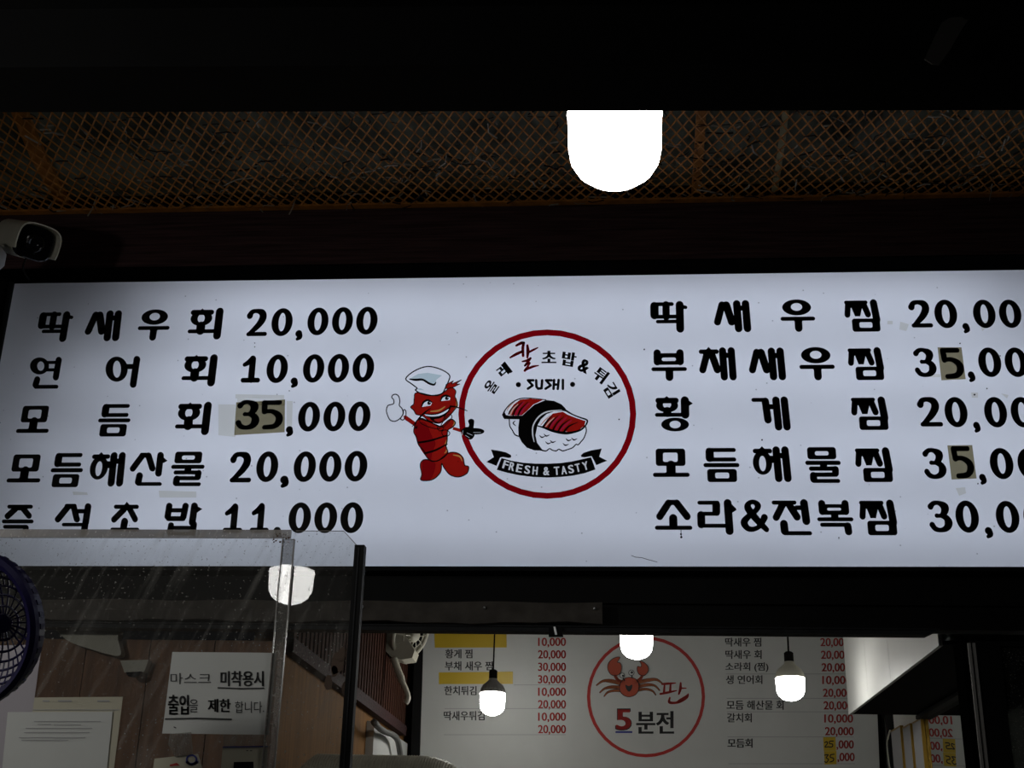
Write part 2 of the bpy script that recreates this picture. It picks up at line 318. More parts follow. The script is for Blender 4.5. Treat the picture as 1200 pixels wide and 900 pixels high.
D['1'] = F_().S(30,(155,232),(285,232)).S(44,(240,62),(226,226)).C(30,(168,108,26),(205,88,34),(238,58,36)).shear(.10)

BOOST = 1.3
# ------------------------------------------------------------------ the backlit sign
YS = 3.6
sign = thing('backlit_menu_sign', (-.35, YS+.1, 2.35), 'long white backlit sign above the shop with black Korean lettering and round sushi emblem', 'sign')
TL, TR, BL, BR = U(18, 328, YS), U(1330, 311.5, YS), U(-44, 664, YS), U(1345, 665.3, YS)
DEP = .16
MB().add([TL, TR, BR, BL], [(3, 2, 1, 0)]).build('lit_face', 'face', sign)
back = [p+Vector((0, DEP, 0)) for p in (TL, TR, BR, BL)]
MB().add([TL, TR, BR, BL]+back, [(4,5,6,7),(0,1,5,4),(1,2,6,5),(2,3,7,6),(3,0,4,7)]).build('housing', 'box_in', sign)
e = .012
def rim(a, b, dx, dz):
    d = Vector((dx, 0, dz)); MB().slab([a, b, b+d, a+d], (0, DEP+.02, 0)).build('frame_edge', 'blackmetal', sign)
for a, b, dx, dz in ((TL+Vector((0, 0, .009)), TR+Vector((0, 0, .009)), 0, e), (BL, BR, 0, -e), (TL, BL, -e, 0), (TR, BR, e, 0)):
    rim(a+Vector((0, -.012, 0))+Vector((dx*.05, 0, dz*.05)), b+Vector((0, -.012, 0))+Vector((dx*.05, 0, dz*.05)), dx, dz)
for k in range(4):                       # LED strips: long bright runs that stop short of the left end, plus weak fill runs
    for xa_, xb_, en in ((TL.x+(.36, .42, .50, .64)[k], TR.x-(.14, .14, .20, .45)[k], SIGN_W*.72), (TL.x+(.07, .10, .18, .42)[k], TR.x-.08, SIGN_W*.42)):
        L = bpy.data.lights.new('led_strip', 'AREA'); L.shape = 'RECTANGLE'; L.size = xb_-xa_; L.size_y = .10; L.energy = en; L.color = (.79, .85, 1.0)
        o = bpy.data.objects.new('led_strip', L); COL.objects.link(o); o.parent = sign
        o.location = Vector(((xa_+xb_)/2, YS+DEP-.012, 2.36+.945*(k+.5)/4+.004))-Vector(sign.location); o.rotation_euler = (R_(90), 0, 0)
def onsign(k): return lambda x, y: U(x, y, YS-.0006*k)
def place(flat, b, fl, k=.55):                  # b: pixel box of a glyph in the photograph, upright on the sign
    x0, y0, x1, y1 = b; cx, cy = (x0+x1)/2, (y0+y1)/2
    s = .000263*(717-cx); we = (x1-x0)-abs(s)*(y1-y0)*k
    c = U(cx, cy, YS); px = (U(cx+5, cy, YS).x-U(cx-5, cy, YS).x)/10; pz = (U(cx, cy-5, YS).z-U(cx, cy+5, YS).z)/10
    f = flat.fit(-we/2*px, -(y1-y0)/2*pz, we/2*px, (y1-y0)/2*pz)
    fl.add([Vector((c.x+a, YS-.0012, c.z-b_)) for a, b_ in f.v], f.f)
def zero_x(xs, y0, y1): return [('0', (a, y0, b, y1)) for a, b in xs]
ROWS = [
 ([('딱',(42.5,365,86,401)),('새',(99,364,143.5,400)),('우',(160.8,362.7,200.7,399.3)),('회',(219.9,361,261.8,398))],
  [('2',(288,362,314.7,394)),('0',(317.8,361.3,343.5,394)),(',',(345.9,387,354.8,399.3)),('0',(360,360.6,385.5,393)),('0',(388.8,360,414.1,392.5)),('0',(417.1,359.6,442.9,392.2))]),
 ([('연',(32,418.4,73,455.6)),('어',(121.6,417.4,164,454.6)),('회',(212.6,415.4,255,453))],
  [('1',(283,416.8,306.7,448.8)),('0',(312,415.5,338,449)),(',',(340.3,442.5,349.5,454.6)),('0',(354.7,415.2,380.6,448.5)),('0',(383.8,414.8,409.6,448.3)),('0',(412.8,414.2,438.9,448))]),
 ([('모',(19.8,475.6,61,507.4)),('듬',(113.6,473.4,154.6,511.6)),('회',(205,471,248,510))],
  [(',',(334.7,499.5,343.9,511.8)),('0',(349,471,375.6,505.8)),('0',(378.7,470.8,405.2,505.6)),('0',(408,470.6,434.6,505.4))]),
 ([('모',(8.7,532.6,51.4,565.5)),('듬',(57.9,530.8,99.2,571)),('해',(103.6,529.8,148.4,570.3)),('산',(150.6,529.8,196.8,569.4)),('물',(199,529.3,241,569.8))],
  [('2',(268.4,529.5,296.5,565.4)),('0',(300,529,326.7,565)),(',',(328,557.5,338.8,571.8)),('0',(343.8,529,370.8,564.9)),('0',(373.7,528.8,400.7,564.7)),('0',(403.5,528.4,431,564.4))]),
 ([('즉',(.6,591.5,41.6,629)),('석',(62.4,589.8,106.8,629)),('초',(129.4,588,166.8,623)),('밥',(191,589,237.3,628))],
  [('1',(262,590,286,625)),('1',(293.5,589.5,317,625)),(',',(320,617.5,330,631)),('0',(337.8,588.8,365,625)),('0',(368,588.8,395.7,624.9)),('0',(398.6,588.6,426.3,624.8))]),
 ([('딱',(762,353,806,390)),('새',(836,352,880,389.5)),('우',(913.8,351,955.5,389)),('찜',(988.8,351,1032,388.8))],
  [('2',(1064.4,351.7,1092.4,384)),('0',(1094.4,351.3,1122,384.7)),(',',(1127.7,378.7,1136.7,390.7)),('0',(1139.6,351.3,1167,384.6)),('0',(1170,351.2,1197.3,384.5)),('0',(1200.5,351.1,1228,384.4))]),
 ([('부',(763,409.5,805,446.5)),('채',(818.8,406.5,863,446)),('새',(876.8,407.5,920.8,445.8)),('우',(935.8,406.8,978.5,445.8)),('찜',(993,407,1036.3,445.5))],
  [('3',(1070.4,407.7,1097.3,442)),(',',(1134,435.3,1143,448)),('0',(1145.7,407.3,1173.7,442)),('0',(1176.7,407.3,1204.7,442)),('0',(1207.7,407.3,1235.7,442))]),
 ([('황',(767.3,464.3,812.5,505.6)),('게',(880.7,464.8,926.2,504.6)),('찜',(996.7,464.8,1041.4,504))],
  [('2',(1074.7,465.3,1104,500)),('0',(1106.3,465.3,1134.2,500.8)),(',',(1140.3,494.4,1149.2,507.2)),('0',(1152.6,465.3,1180.5,501)),('0',(1183.7,465.3,1211.7,501)),('0',(1214.7,465.3,1242.7,501))]),
 ([('모',(764.7,525.8,807.9,559)),('듬',(823.9,524.8,866.8,565)),('해',(881.7,523,927.2,565)),('물',(943,524,986,566)),('찜',(1001.4,524.2,1046.6,565))],
  [('3',(1081.3,525,1109,561.4)),(',',(1147.3,555.4,1156.3,568.2)),('0',(1159.2,525,1188,561.6)),('0',(1191.7,525,1220.5,561.6)),('0',(1223.7,525,1252,561.6))]),
 ([('소',(767,585.5,811,621)),('라',(816.6,585,863.7,626.8)),('&',(867,585.5,900.9,623.7)),('전',(904.5,585,951,627.3)),('복',(956.7,586,1000.6,627.3)),('찜',(1006.3,585.5,1051.7,627.3))],
  [('3',(1087.4,586.6,1116,624)),('0',(1119,586.6,1147.5,624.4)),(',',(1154,617.7,1163.9,631)),('0',(1166.2,587,1195,624.6)),('0',(1198.5,587,1227.5,624.6)),('0',(1230.5,587,1259,624.6))]),
]
for names, prices in ROWS:
    for ch, b in names: mb = MB(); place(G[ch], b, mb); mb.build('ampersand' if ch == '&' else 'korean_character', 'black', sign)
    for ch, b in prices: mb = MB(); place(D[ch], b, mb, .3); mb.build('comma' if ch == ',' else 'digit', 'black', sign)
# price patches taped over the panel
def patch(poly, digits, extra=None):
    p = F_().F(*poly).map(onsign(2)).build('price_patch', 'f_tape', sign); p['label'] = 'olive paper price patch taped over the old digits'
    if extra: F_().F(*extra).map(onsign(1)).build('tape_layer', 'f_stain', p)
    for ch, b in digits:
        mb = MB(); place(D[ch], b, mb, .3)
        for v in mb.v: v.y -= .002
        mb.build('patch_digit', 'black', p)
patch([(276.8,471.5),(308,470),(334,468.2),(333.5,506.5),(274.5,510)], [('3',(276.6,469,305.6,504)),('5',(305,469.4,333,503.7))], [(278,467),(305,468.5),(334,467.8),(334,475),(278,475)])
patch([(1098.7,407),(1126.7,407),(1131.7,444.3),(1103.3,445.7)], [('5',(1102,408,1129.3,444.4))])
patch([(1110.2,522),(1139.3,521.6),(1144.4,560.7),(1115.2,562)], [('5',(1114.8,523,1141.2,561))])
st = F_()
for a in ([(1088,438),(1102,438.5),(1102,442),(1086,442)], [(1148,377),(1157,376),(1158,383),(1151,388)], [(1138,460),(1146,460),(1146,466),(1139,466)],
          [(1120,572),(1131,571),(1132,578),(1124,581)], [(1173,461),(1182,463),(1180,467)], [(85,576),(102,577),(103,580),(86,580)], [(186,575),(230,576),(230,583),(187,583)],
          [(256,474),(276,474),(276,512),(256,510)], [(336,470),(343,470),(342,505),(336,505)], [(276,462),(333,463),(333,468),(276,467)], [(1040,376),(1046,376),(1046,380),(1040,380)],
          [(1055,377),(1065,380),(1062,388),(1054,386)]): F_().F(*a).map(onsign(1)).build('tape_remnant', 'f_stain', sign)
st = F_()
for x, y, r in ((798,626,1.3),(798.4,629.5,1.5),(893,515.5,1.1),(1142,462.5,1.2),(755,409.5,1),(1156.5,455.3,.9),(1125,402.5,.9),(298.5,402,.7),(298.5,406.5,.7),(339,458,.7),(725.5,491.5,.9),(1172,417,.8),(1146,566.8,.9),(983,630,.8)): st.disc((x, y), r, 6)
st.S(.6,(798,620),(798.3,630)); st.S(.5,(740,651),(745,653),(752,653.5),(760,656),(770,658.5))
st.map(onsign(2)).build('dirt_flecks', 'black', sign)['kind'] = 'stuff'

# emblem: ring, arc lettering, sushi, banner
emb = F_().E(641.3,485.3,104.2,99.2,641.3,485.3,97.0,92.3).map(onsign(1)).build('emblem_ring', 'f_red', sign)
fl = F_()
for ch, cx, cy, w_, h_, a in (('올',575.8,453.3,13.5,15.5,-55),('레',590.5,434,14.5,15,-38),('초',643.3,418.3,17.5,14.5,0),('밥',666.7,420.8,17,17,9),('&',684.7,429,13,15.5,24),('튀',703.8,439.5,15.5,16.5,37),('김',716.3,456.7,15,16.5,58)):
    fl.join(text(ch, cx-w_/2, cy-h_/2, cx+w_/2, cy+h_/2, .062).rot(a, cx, cy)); fl.map(onsign(2)).build('emblem_character', 'black', sign); fl = F_()
for c_ in ((607.5,450.8),(671,450.5)): F_().disc(c_, 3).map(onsign(2)).build('emblem_dot', 'black', sign)
T = lambda s, sc, ox, oy: [(ox+p[0]/sc, oy+p[1]/sc) for p in s]
K6 = lambda *p: [(550+a[0]/6, 380+a[1]/6)+((a[2]/6,) if len(a) > 2 else ()) for a in p]
for st_ in ([(450,394),(412,394),(445,430),(412,453)], [(470,394),(472,440),(484,453),(508,450),(512,394)], [(578,394),(540,394),(572,430),(536,453)], [(596,392),(592,454)], [(594,424),(622,424)], [(628,392),(622,454)], [(658,392),(658,454)]):
    fl.S(2.3, *K6(*st_))
fl.map(onsign(2)).build('sushi_lettering', 'black', sign)
fl = F_()
fl.C(3,*K6((330,150,12),(365,132,16),(384,130,12))); fl.C(3,*K6((383,130,14),(376,165,16),(378,222,14)))
fl.C(3,*K6((375,190,14),(330,210,16),(288,234,10))); fl.C(3,*K6((408,148,12),(412,190,18),(408,235,10))); fl.C(3,*K6((412,200,12),(450,180,12),(482,164,6)))
fl.C(3,*K6((372,262,8),(405,255,14),(432,238,10),(400,280,14),(390,292,10))); fl.C(3,*K6((392,288,10),(425,272,10),(390,326,14))); fl.C(3,*K6((392,322,12),(440,300,14),(486,290,6)))
fl.map(onsign(2)).build('emblem_character', 'f_red', sign)
K7 = lambda *p: [(570+a[0]/7.827, 455+a[1]/7.827)+((a[2]/7.827,) if len(a) > 2 else ()) for a in p]
fl = F_().F(*K7((205,215),(250,150),(310,104),(400,94),(520,106),(430,150),(370,210),(325,248),(215,250)))
fl.F(*K7((520,345),(560,280),(610,232),(700,215),(745,242),(830,275),(910,300),(898,345),(850,382),(760,400),(690,396),(640,388),(560,365)))
fl.map(onsign(1)).build('prawn_topping', 'f_red2', sign)
BOOST = 1.1
for s_ in ([(268,242,16),(295,185,15),(345,125,9)], [(310,240,16),(345,185,15),(392,138,10)], [(588,358,12),(625,305,16),(680,250,10)], [(636,378,14),(672,325,17),(735,268,9)], [(682,388,14),(722,340,17),(780,295,8)]): F_().C(1,*K7(*s_)).map(onsign(3)).build('prawn_stripe', 'l_pink', sign)
for s_ in ([(188,205,4),(212,165,10),(255,128,4)], [(220,240,14),(245,190,12),(290,145,6)], [(500,335,7),(535,295,11),(585,250,5)], [(545,350,7),(575,312,11),(620,270,5)]): F_().C(1,*K7(*s_)).map(onsign(4)).build('prawn_highlight', 'l_cream', sign)
BOOST = 1.3
fl = F_()
# nori wrap and outlines
fl.F(*K7((545,108),(620,116),(690,148),(725,185),(742,215),(700,208),(620,212),(555,235),(500,285),(468,340),(450,430),(465,500),(520,572),(440,570),(370,545),(325,495),(296,440),(292,360),(302,285),(165,282),(150,262),(152,235),(165,215),(180,245),(215,252),(330,250),(370,212),(440,150)))
fl.C(1,*K7((152,245,14),(175,195,8),(225,140,8),(300,98,8),(400,90,6),(545,106,6)))
fl.C(1,*K7((730,205,14),(790,240,10),(860,268,10),(920,290,12),(922,318,12),(895,358,12),(850,388,14),(760,410,18),(690,408,20),(600,388,18),(530,362,14),(470,345,8)))
fl.C(1,*K7((912,355,8),(916,395,8),(895,455,8),(868,490,8),(842,518,8),(822,515,8),(790,545,8),(745,562,8),(700,574,9),(665,560,8),(640,574,9),(605,568,8),(580,554,8),(545,575,9),(500,565,12)))
fl.C(1,*K7((210,285,8),(215,345,8),(238,385,8),(262,425,9),(295,440,9)))
for s_ in ([(203,238,8),(228,195,10),(285,140,4)], [(245,248,11),(270,190,11),(330,128,4)], [(290,248,11),(320,190,11),(380,128,4)], [(522,350,14),(558,300,12),(605,250,4)], [(567,365,10),(600,310,11),(655,255,4)],
           [(612,380,11),(650,315,11),(712,260,4)], [(660,392,11),(698,335,11),(765,285,4)], [(712,400,14),(755,350,12),(838,312,4)]): fl.C(1,*K7(*s_))
fl.C(1,*K7((262,300,5),(246,320,9),(268,344,5)))
for x, y in ((512,432),(553,420),(568,490),(610,478),(755,462),(806,455),(728,505)): fl.C(1,*K7((x-25,y,4),(x-4,y+18,10),(x+25,y+8,4)))
# banner
fl.F(*K7((138,640),(230,665),(330,682),(450,691),(560,692),(680,686),(780,672),(870,652),(960,632),(1000,745),(900,780),(790,802),(680,814),(560,819),(430,814),(300,798),(190,775),(95,748)))
fl.F(*K7((42,562),(110,572),(180,588),(225,612),(228,632),(205,640),(150,630),(126,636),(92,712),(0,675),(68,632)))
fl.F(*K7((1058,553),(960,570),(890,592),(866,615),(872,630),(900,634),(965,622),(1008,705),(1108,665),(1035,628)))
fl.map(onsign(2)).build('emblem_drawing', 'black', sign)
fl = F_()
for ch, x, w_ in (('F',178,56),('R',235,56),('E',302,60),('S',376,58),('H',447,52),('&',550,62),('T',645,56),('A',711,56),('S',776,56),('T',838,50),('Y',908,58)):
    y = 760-58*((x-560)/380)**2; a = math.degrees(math.atan(-2*58*(x-560)/380**2)); cx, cy = 570+x/7.827, 455+y/7.827; w_ *= .92/7.827; h_ = 76/7.827
    fl.join(text(ch, cx-w_/2, cy-h_/2, cx+w_/2, cy+h_/2, .045).rot(a, cx, cy))
fl.map(onsign(4)).build('banner_lettering', 'w_print', sign)
fl = F_().C(1,*K7((438,490,5),(424,420,9),(430,340,9),(480,262,10),(560,215,10),(690,200,5)))
fl.map(onsign(4)).build('nori_highlight', 'w_print', sign)
# crayfish cook beside the ring
K5 = lambda *p: [(450+a[0]/5.2933, 410+a[1]/5.2933)+((a[2]/5.2933,) if len(a) > 2 else ()) for a in p]
body = [(190,475),(205,440),(235,425),(300,455),(350,475),(395,440),(420,430),(443,452),(425,480),(395,500),(392,560),(385,600),(395,640),(350,680),(300,692),(265,665),(250,630),(215,590),(200,540),(185,510)]
tail = [(265,680),(330,690),(400,640),(455,640),(490,670),(500,715),(525,725),(515,765),(465,788),(410,775),(372,730),(358,705),(350,760),(300,805),(230,808),(235,770),(225,720),(235,690)]
head = [(205,265),(330,285),(410,235),(445,255),(440,290),(455,340),(435,375),(390,425),(340,455),(280,440),(240,410),(200,400),(185,375),(165,355),(185,335),(188,300)]
hair = [(385,215),(430,192),(418,212),(480,186),(445,212),(470,212),(430,232),(400,240),(380,240)]
arml = [(120,410),(135,405),(215,462),(205,485),(125,430)]; armr = [(430,478),(480,490),(478,512),(425,495)]
hat = [(135,178),(190,130),(270,103),(350,120),(405,155),(402,190),(385,225),(360,270),(300,283),(240,275),(195,250),(205,238),(170,210)]
fl = F_().B(*K5(*body)).B(*K5(*tail)).F(*K5(*hair)).F(*K5(*arml)).F(*K5(*armr))
hd = [p for p in head]
# head in two pieces so that eyes and mouth stay open to the lit panel
eyeL = [(232,355),(245,325),(272,312),(298,328),(290,345)]; eyeR = [(350,318),(362,292),(388,283),(412,296),(408,312)]
teeth = [(248,396),(300,402),(350,392),(385,375),(410,356),(395,385),(350,410),(300,416),(262,412)]
def holes(outer, hs):
    polys = [[Vector((p[0], p[1], 0)) for p in outer]]+[[Vector((p[0], p[1], 0)) for p in h] for h in hs]
    t = tessellate_polygon(polys); return [tuple(v[:2]) for pl in polys for v in pl], [tuple(a) for a in t]
fl.add(*holes(catmull(K5(*head), 4, True), [K5(*eyeL), K5(*eyeR), K5(*teeth)]))
fl.map(onsign(1)).build('mascot_body', 'f_red2', sign)
fl = F_().B(*K5((190,480),(210,450),(260,455),(300,540),(320,580),(300,640),(290,690),(262,665),(215,590))).B(*K5((240,690),(300,690),(320,720),(290,800),(232,806),(238,770)))
fl.map(onsign(2)).build('mascot_shade', 'l_red', sign)
for s_ in ([(290,382,5),(340,376,9),(378,352,4)], [(447,300,4),(453,345,9),(437,370,3)], [(388,560,3),(382,585,7),(368,600,3)], [(390,605,3),(386,630,6),(376,640,3)], [(430,652,4),(470,662,8),(485,690,3)], [(434,445,3),(438,452,6),(427,470,2)]): F_().C(1,*K5(*s_)).map(onsign(3)).build('mascot_highlight', 'l_tan', sign)
BOOST = 1.5
fl = F_().F(*K5((160,178),(210,150),(270,142),(360,158),(325,185),(318,215),(290,210),(250,188),(200,180))).F(*K5((205,238),(230,240),(250,250),(215,248)))
fl.map(onsign(1)).build('mascot_hat_fold', 'f_grey', sign)
fl = F_()
def outline(pts, w=4.5, sm=True): fl.S(w/5.2933, *(catmull(K5(*pts), 4, True)+[K5(pts[0])[0]] if sm else K5(*pts)+K5(pts[0])))
outline(hat, 5); outline(body); outline(tail); outline(head, 4); outline(hair, 3, False)
outline([(15,375),(25,345),(58,335),(60,310),(48,295),(55,280),(75,276),(92,290),(98,320),(95,345),(112,365),(118,395),(100,425),(68,443),(38,435),(22,405)])
outline([(102,425),(118,400),(122,372),(135,378),(135,410),(118,435)], 4)
outline([(225,430),(300,455),(345,475),(340,490),(290,482),(240,462),(222,445)], 3.5); outline([(355,465),(395,405),(415,402),(418,425),(370,478)], 3.5)
outline([(332,480),(360,472),(370,490),(345,503)], 3.5); outline([(360,505),(385,497),(408,515),(395,535),(365,530)], 3.5)
for s_ in ([(215,575,8),(290,562,8),(392,530,6)], [(252,642,8),(320,622,8),(390,585,6)], [(160,182,5),(200,186,10),(240,185,9),(280,208,9),(310,216,8),(322,200,3)], [(290,362,3),(240,400,7),(175,475,3)], [(410,350,7),(450,355,6),(516,378,3)],
           [(232,355,4),(245,325,8),(272,312,8),(298,326,4)], [(350,318,4),(362,292,8),(388,283,8),(412,294,4)], [(262,412,4),(300,418,6),(350,412,6),(395,386,6),(412,354,6)], [(248,396,4),(300,400,5),(350,390,5),(410,356,5)], [(205,470,3),(200,485,6),(185,470,3)]): fl.C(1,*K5(*s_))
fl.B(*K5((285,420),(330,418),(385,395),(370,430),(335,452),(300,440)))
fl.disc(K5((280,330))[0], 2.2).disc(K5((390,300))[0], 2.2)
fl.B(*K5((488,490),(515,478),(550,484),(562,505),(560,535),(540,556),(515,548),(490,522),(478,505))).B(*K5((520,490),(528,465),(522,440),(538,428),(558,436),(558,465),(550,495))).B(*K5((548,488),(590,487),(618,498),(620,512),(600,522),(555,522)))
fl.map(onsign(5)).build('mascot_outline', 'black', sign); BOOST = 1.0
fl = F_().S(2.2/5.29,*K5((505,530),(530,545))).S(2.2/5.29,*K5((515,515),(548,530))).S(2.2/5.29,*K5((490,500),(485,530),(478,510))).S(2.2/5.29,*K5((555,512),(600,512)))
fl.disc(K5((286,326))[0], .7).disc(K5((396,296))[0], .7).map(onsign(6)).build('mascot_glint', 'w_print', sign)
F_().B(*K5((310,432),(345,425),(372,412),(360,435),(335,448))).map(onsign(6)).build('mascot_tongue', mat('glowing_tongue_print', (.2, .01, .01), .6, emit=(.45, .02, .02), es=.35), sign)  # tongue has its own glow in place of light from the panel

# ------------------------------------------------------------------ the building round the sign
struct('floor', MB().box(-4, 4, -3, 7, -.1, 0), 'concrete')
# dark timber fascia above the sign
t0 = U(600, 306, 3.5).z
fas = MB()
zl, zr = U(40, 252, 3.5).z, U(1200, 231, 3.5).z
tg = struct('trim_1', MB().add([(-2.9,3.5,t0),(2.2,3.5,t0),(2.2,3.5,zr),(-2.9,3.5,zl),(-2.9,3.78,t0),(2.2,3.78,t0),(2.2,3.78,zr),(-2.9,3.78,zl)],
       [(0,1,2,3),(5,4,7,6),(0,4,5,1),(3,2,6,7),(1,5,6,2),(4,0,3,7)]), 'wood_dark')
MB().box(-2.9, 2.2, 3.502, 3.60, t0-.004, t0-.0005).build('underside_shade_board', 'dead_black', tg)  # added black board, puts the shade under the fascia into its colour
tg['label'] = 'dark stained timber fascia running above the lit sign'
struct('wall_front', MB().box(-2.9, 2.2, 3.79, 3.95, 2.36, 4.2), 'dark')
# pillar left of the sign
struct('wall_left', MB().box(-2.9, TL.x-.02, 3.52, 3.95, 0, t0), 'dark')
struct('wall_right', MB().box(TR.x+.02, 2.2, 3.52, 3.95, 0, t0), 'dark')
# canopy: near beam in two members, roof sheet, end rafters
def beam(y0, y1, pa, pb, top, name, m):
    L_, Rr = U(0, pa, y1), U(1200, pb, y1); k = (Rr.z-L_.z)/(Rr.x-L_.x)
    za, zb = L_.z+k*(-2.6-L_.x), L_.z+k*(2.6-L_.x)
    return struct(name, MB().add([(-2.6,y0,za),(2.6,y0,zb),(2.6,y1,zb),(-2.6,y1,za),(-2.6,y0,za+top),(2.6,y0,zb+top),(2.6,y1,zb+top),(-2.6,y1,za+top)],
        [(0,3,2,1),(4,5,6,7),(0,1,5,4),(1,2,6,5),(2,3,7,6),(3,0,4,7)]), m)
o = beam(1.30, 1.40, 131.5, 129, .125, 'trim_2', 'blackmetal'); o['label'] = 'black canopy beam crossing in front of the bulb'
o = beam(1.26, 1.40, 66, 62, .30, 'trim_3', 'blackmetal'); o['label'] = 'upper black canopy member above the beam'
struct('ceiling_canopy', MB().add([(-2.9,-2.5,3.1),(2.9,-2.5,3.1),(2.9,3.9,4.1),(-2.9,3.9,4.1),(-2.9,-2.5,3.14),(2.9,-2.5,3.14),(2.9,3.9,4.14),(-2.9,3.9,4.14)], [(0,3,2,1),(4,5,6,7),(0,1,5,4),(1,2,6,5),(2,3,7,6),(3,0,4,7)]), 'dark')
# scuffed tape strip on the canopy
tp = MB().slab([U(*p, 1.255) for p in ((1083,70),(1092,76),(1100,77),(1114,58),(1127,35),(1134,25),(1126,21),(1112,22),(1103,28),(1093,48))], (0, -.002, 0))
tag(tp.build('tape_strip', mat('worn_tape', (.05, .045, .04), .8), None), 'faint worn tape strip stuck slanting on the black canopy at upper right', 'tape')

# ------------------------------------------------------------------ orange expanded-metal mesh over the fascia
ye, ze = 3.49, (zl+zr)/2
def mprof(s):                           # s metres from the fascia towards the street: height rises
    return 3.485-s*.98, s*.10+.42*s*s
def zedge(x): return zl+(zr-zl)*(x-(-1.5))/(1.3+1.5)+.004
mesh_t = thing('expanded_metal_mesh', (0, 3.4, 3.46), 'rusty orange diamond mesh soffit strip above the dark timber fascia', 'mesh')
mb = MB(); cx_, cs = .0355, .047; ns = 19; r_ = .0022
nx = int(4.0/cx_)
def mp(i, j):
    x = -2.3+i*cx_; s = j*cs/2; y, dz = mprof(s); return Vector((x+(cx_/2 if j % 2 else 0), y, zedge(x)+dz))
for j in range(ns):
    for i in range(nx):
        a = mp(i, j)
        for b in ((mp(i, j+1), mp(i-1, j+1)) if j % 2 == 0 else (mp(i, j+1), mp(i+1, j+1))):
            d = (b-a).normalized(); sd = d.cross(Vector((0, 0, 1))).normalized()*r_; up = Vector((0, 0, .0016))
            mb.add([a-sd-up, a+sd-up, a+sd+up, a-sd+up, b-sd-up, b+sd-up, b+sd+up, b-sd+up], [(0,1,5,4),(1,2,6,5),(2,3,7,6),(3,0,4,7)])
tag(mb.build('mesh_strands', 'mesh', mesh_t), kind='stuff')
mb = MB()
mb.add([(-2.3,3.475,zedge(-2.3)-.003),(1.7,3.475,zedge(1.7)-.003),(1.7,3.475,zedge(1.7)+.003),(-2.3,3.475,zedge(-2.3)+.003),(-2.3,3.50,zedge(-2.3)-.003),(1.7,3.50,zedge(1.7)-.003),(1.7,3.50,zedge(1.7)+.003),(-2.3,3.50,zedge(-2.3)+.003)],
       [(0,3,2,1),(4,5,6,7),(0,1,5,4),(1,2,6,5),(2,3,7,6),(3,0,4,7)])
mb.build('edge_bar', 'mesh', mesh_t)
# grey lining above the mesh
mb = MB(); pr = [mprof(s*.05) for s in range(0, 10)]
for i in range(len(pr)-1):
    (y0, z0), (y1, z1) = pr[i], pr[i+1]
    mb.add([(-2.4,y0,zedge(-2.4)+z0+.05),(1.8,y0,zedge(1.8)+z0+.05),(1.8,y1,zedge(1.8)+z1+.05),(-2.4,y1,zedge(-2.4)+z1+.05)], [(0,1,2,3)])
lin = mb.build('ceiling_lining', 'insul'); tag(lin, 'grey green soffit sheet above the orange mesh', kind='structure')
# rusty struts and a pale lath lying over the mesh
def strut(px, wd, m, label, dz=.022, s1=.42):
    x = U(px, 200, 3.3).x; p = [mprof(s) for s in (0.0, s1/2, s1)]; mb = MB()
    for i in range(2):
        (y0, z0), (y1, z1) = p[i], p[i+1]; zz = zedge(x)+dz
        mb.add([(x-wd,y0,zz+z0),(x+wd,y0,zz+z0),(x+wd,y1,zz+z1),(x-wd,y1,zz+z1),(x-wd,y0,zz+z0+.012),(x+wd,y0,zz+z0+.012),(x+wd,y1,zz+z1+.012),(x-wd,y1,zz+z1+.012)], [(0,3,2,1),(4,5,6,7),(0,1,5,4),(1,2,6,5),(2,3,7,6),(3,0,4,7)])
    tag(mb.build('soffit_strut' if m == 'mesh' else 'wooden_lath', m), label, 'strut')
strut(48, .025, 'mesh', 'rust orange strut behind the mesh near its left end')
strut(820, .014, 'mesh', 'rust orange strut behind the mesh right of the bulb')
strut(917, .009, 'lath', 'thin pale lath behind the mesh on the right')
for m, nm, n_, lab in (('straw_l', 'dry_straw', 260, 'pale dry straw bits caught in the mesh'), ('straw_d', 'dark_twigs', 420, 'dark twigs and leaf bits lying on the mesh')):
    mb = MB()
    for i in range(n_):
        x = random.uniform(-2.0, 1.5); s = random.random()**1.6*.42; y, dz = mprof(s); a = random.uniform(0, 6.28); l = random.uniform(.02, .085)
        p = Vector((x, y, zedge(x)+dz+random.uniform(-.008, .014))); d = Vector((math.cos(a), math.sin(a)*.9, random.uniform(-.2, .1)))*l; bnd = Vector((random.uniform(-1,1), random.uniform(-1,1), 0))*.012
        mb.tube([p, p+d*.5+bnd, p+d], random.uniform(.0009, .0028), 4)
    if nm == 'dry_straw':
        for px, py in ((108, 245), (343, 243), (62, 236)):
            p = U(px, py, 3.46); mb.tube([p+Vector((.01, 0, .05)), p, p+Vector((-.006, -.01, -.03))], .0022, 5)
    tag(mb.build(nm, m), lab, 'debris', kind='stuff')

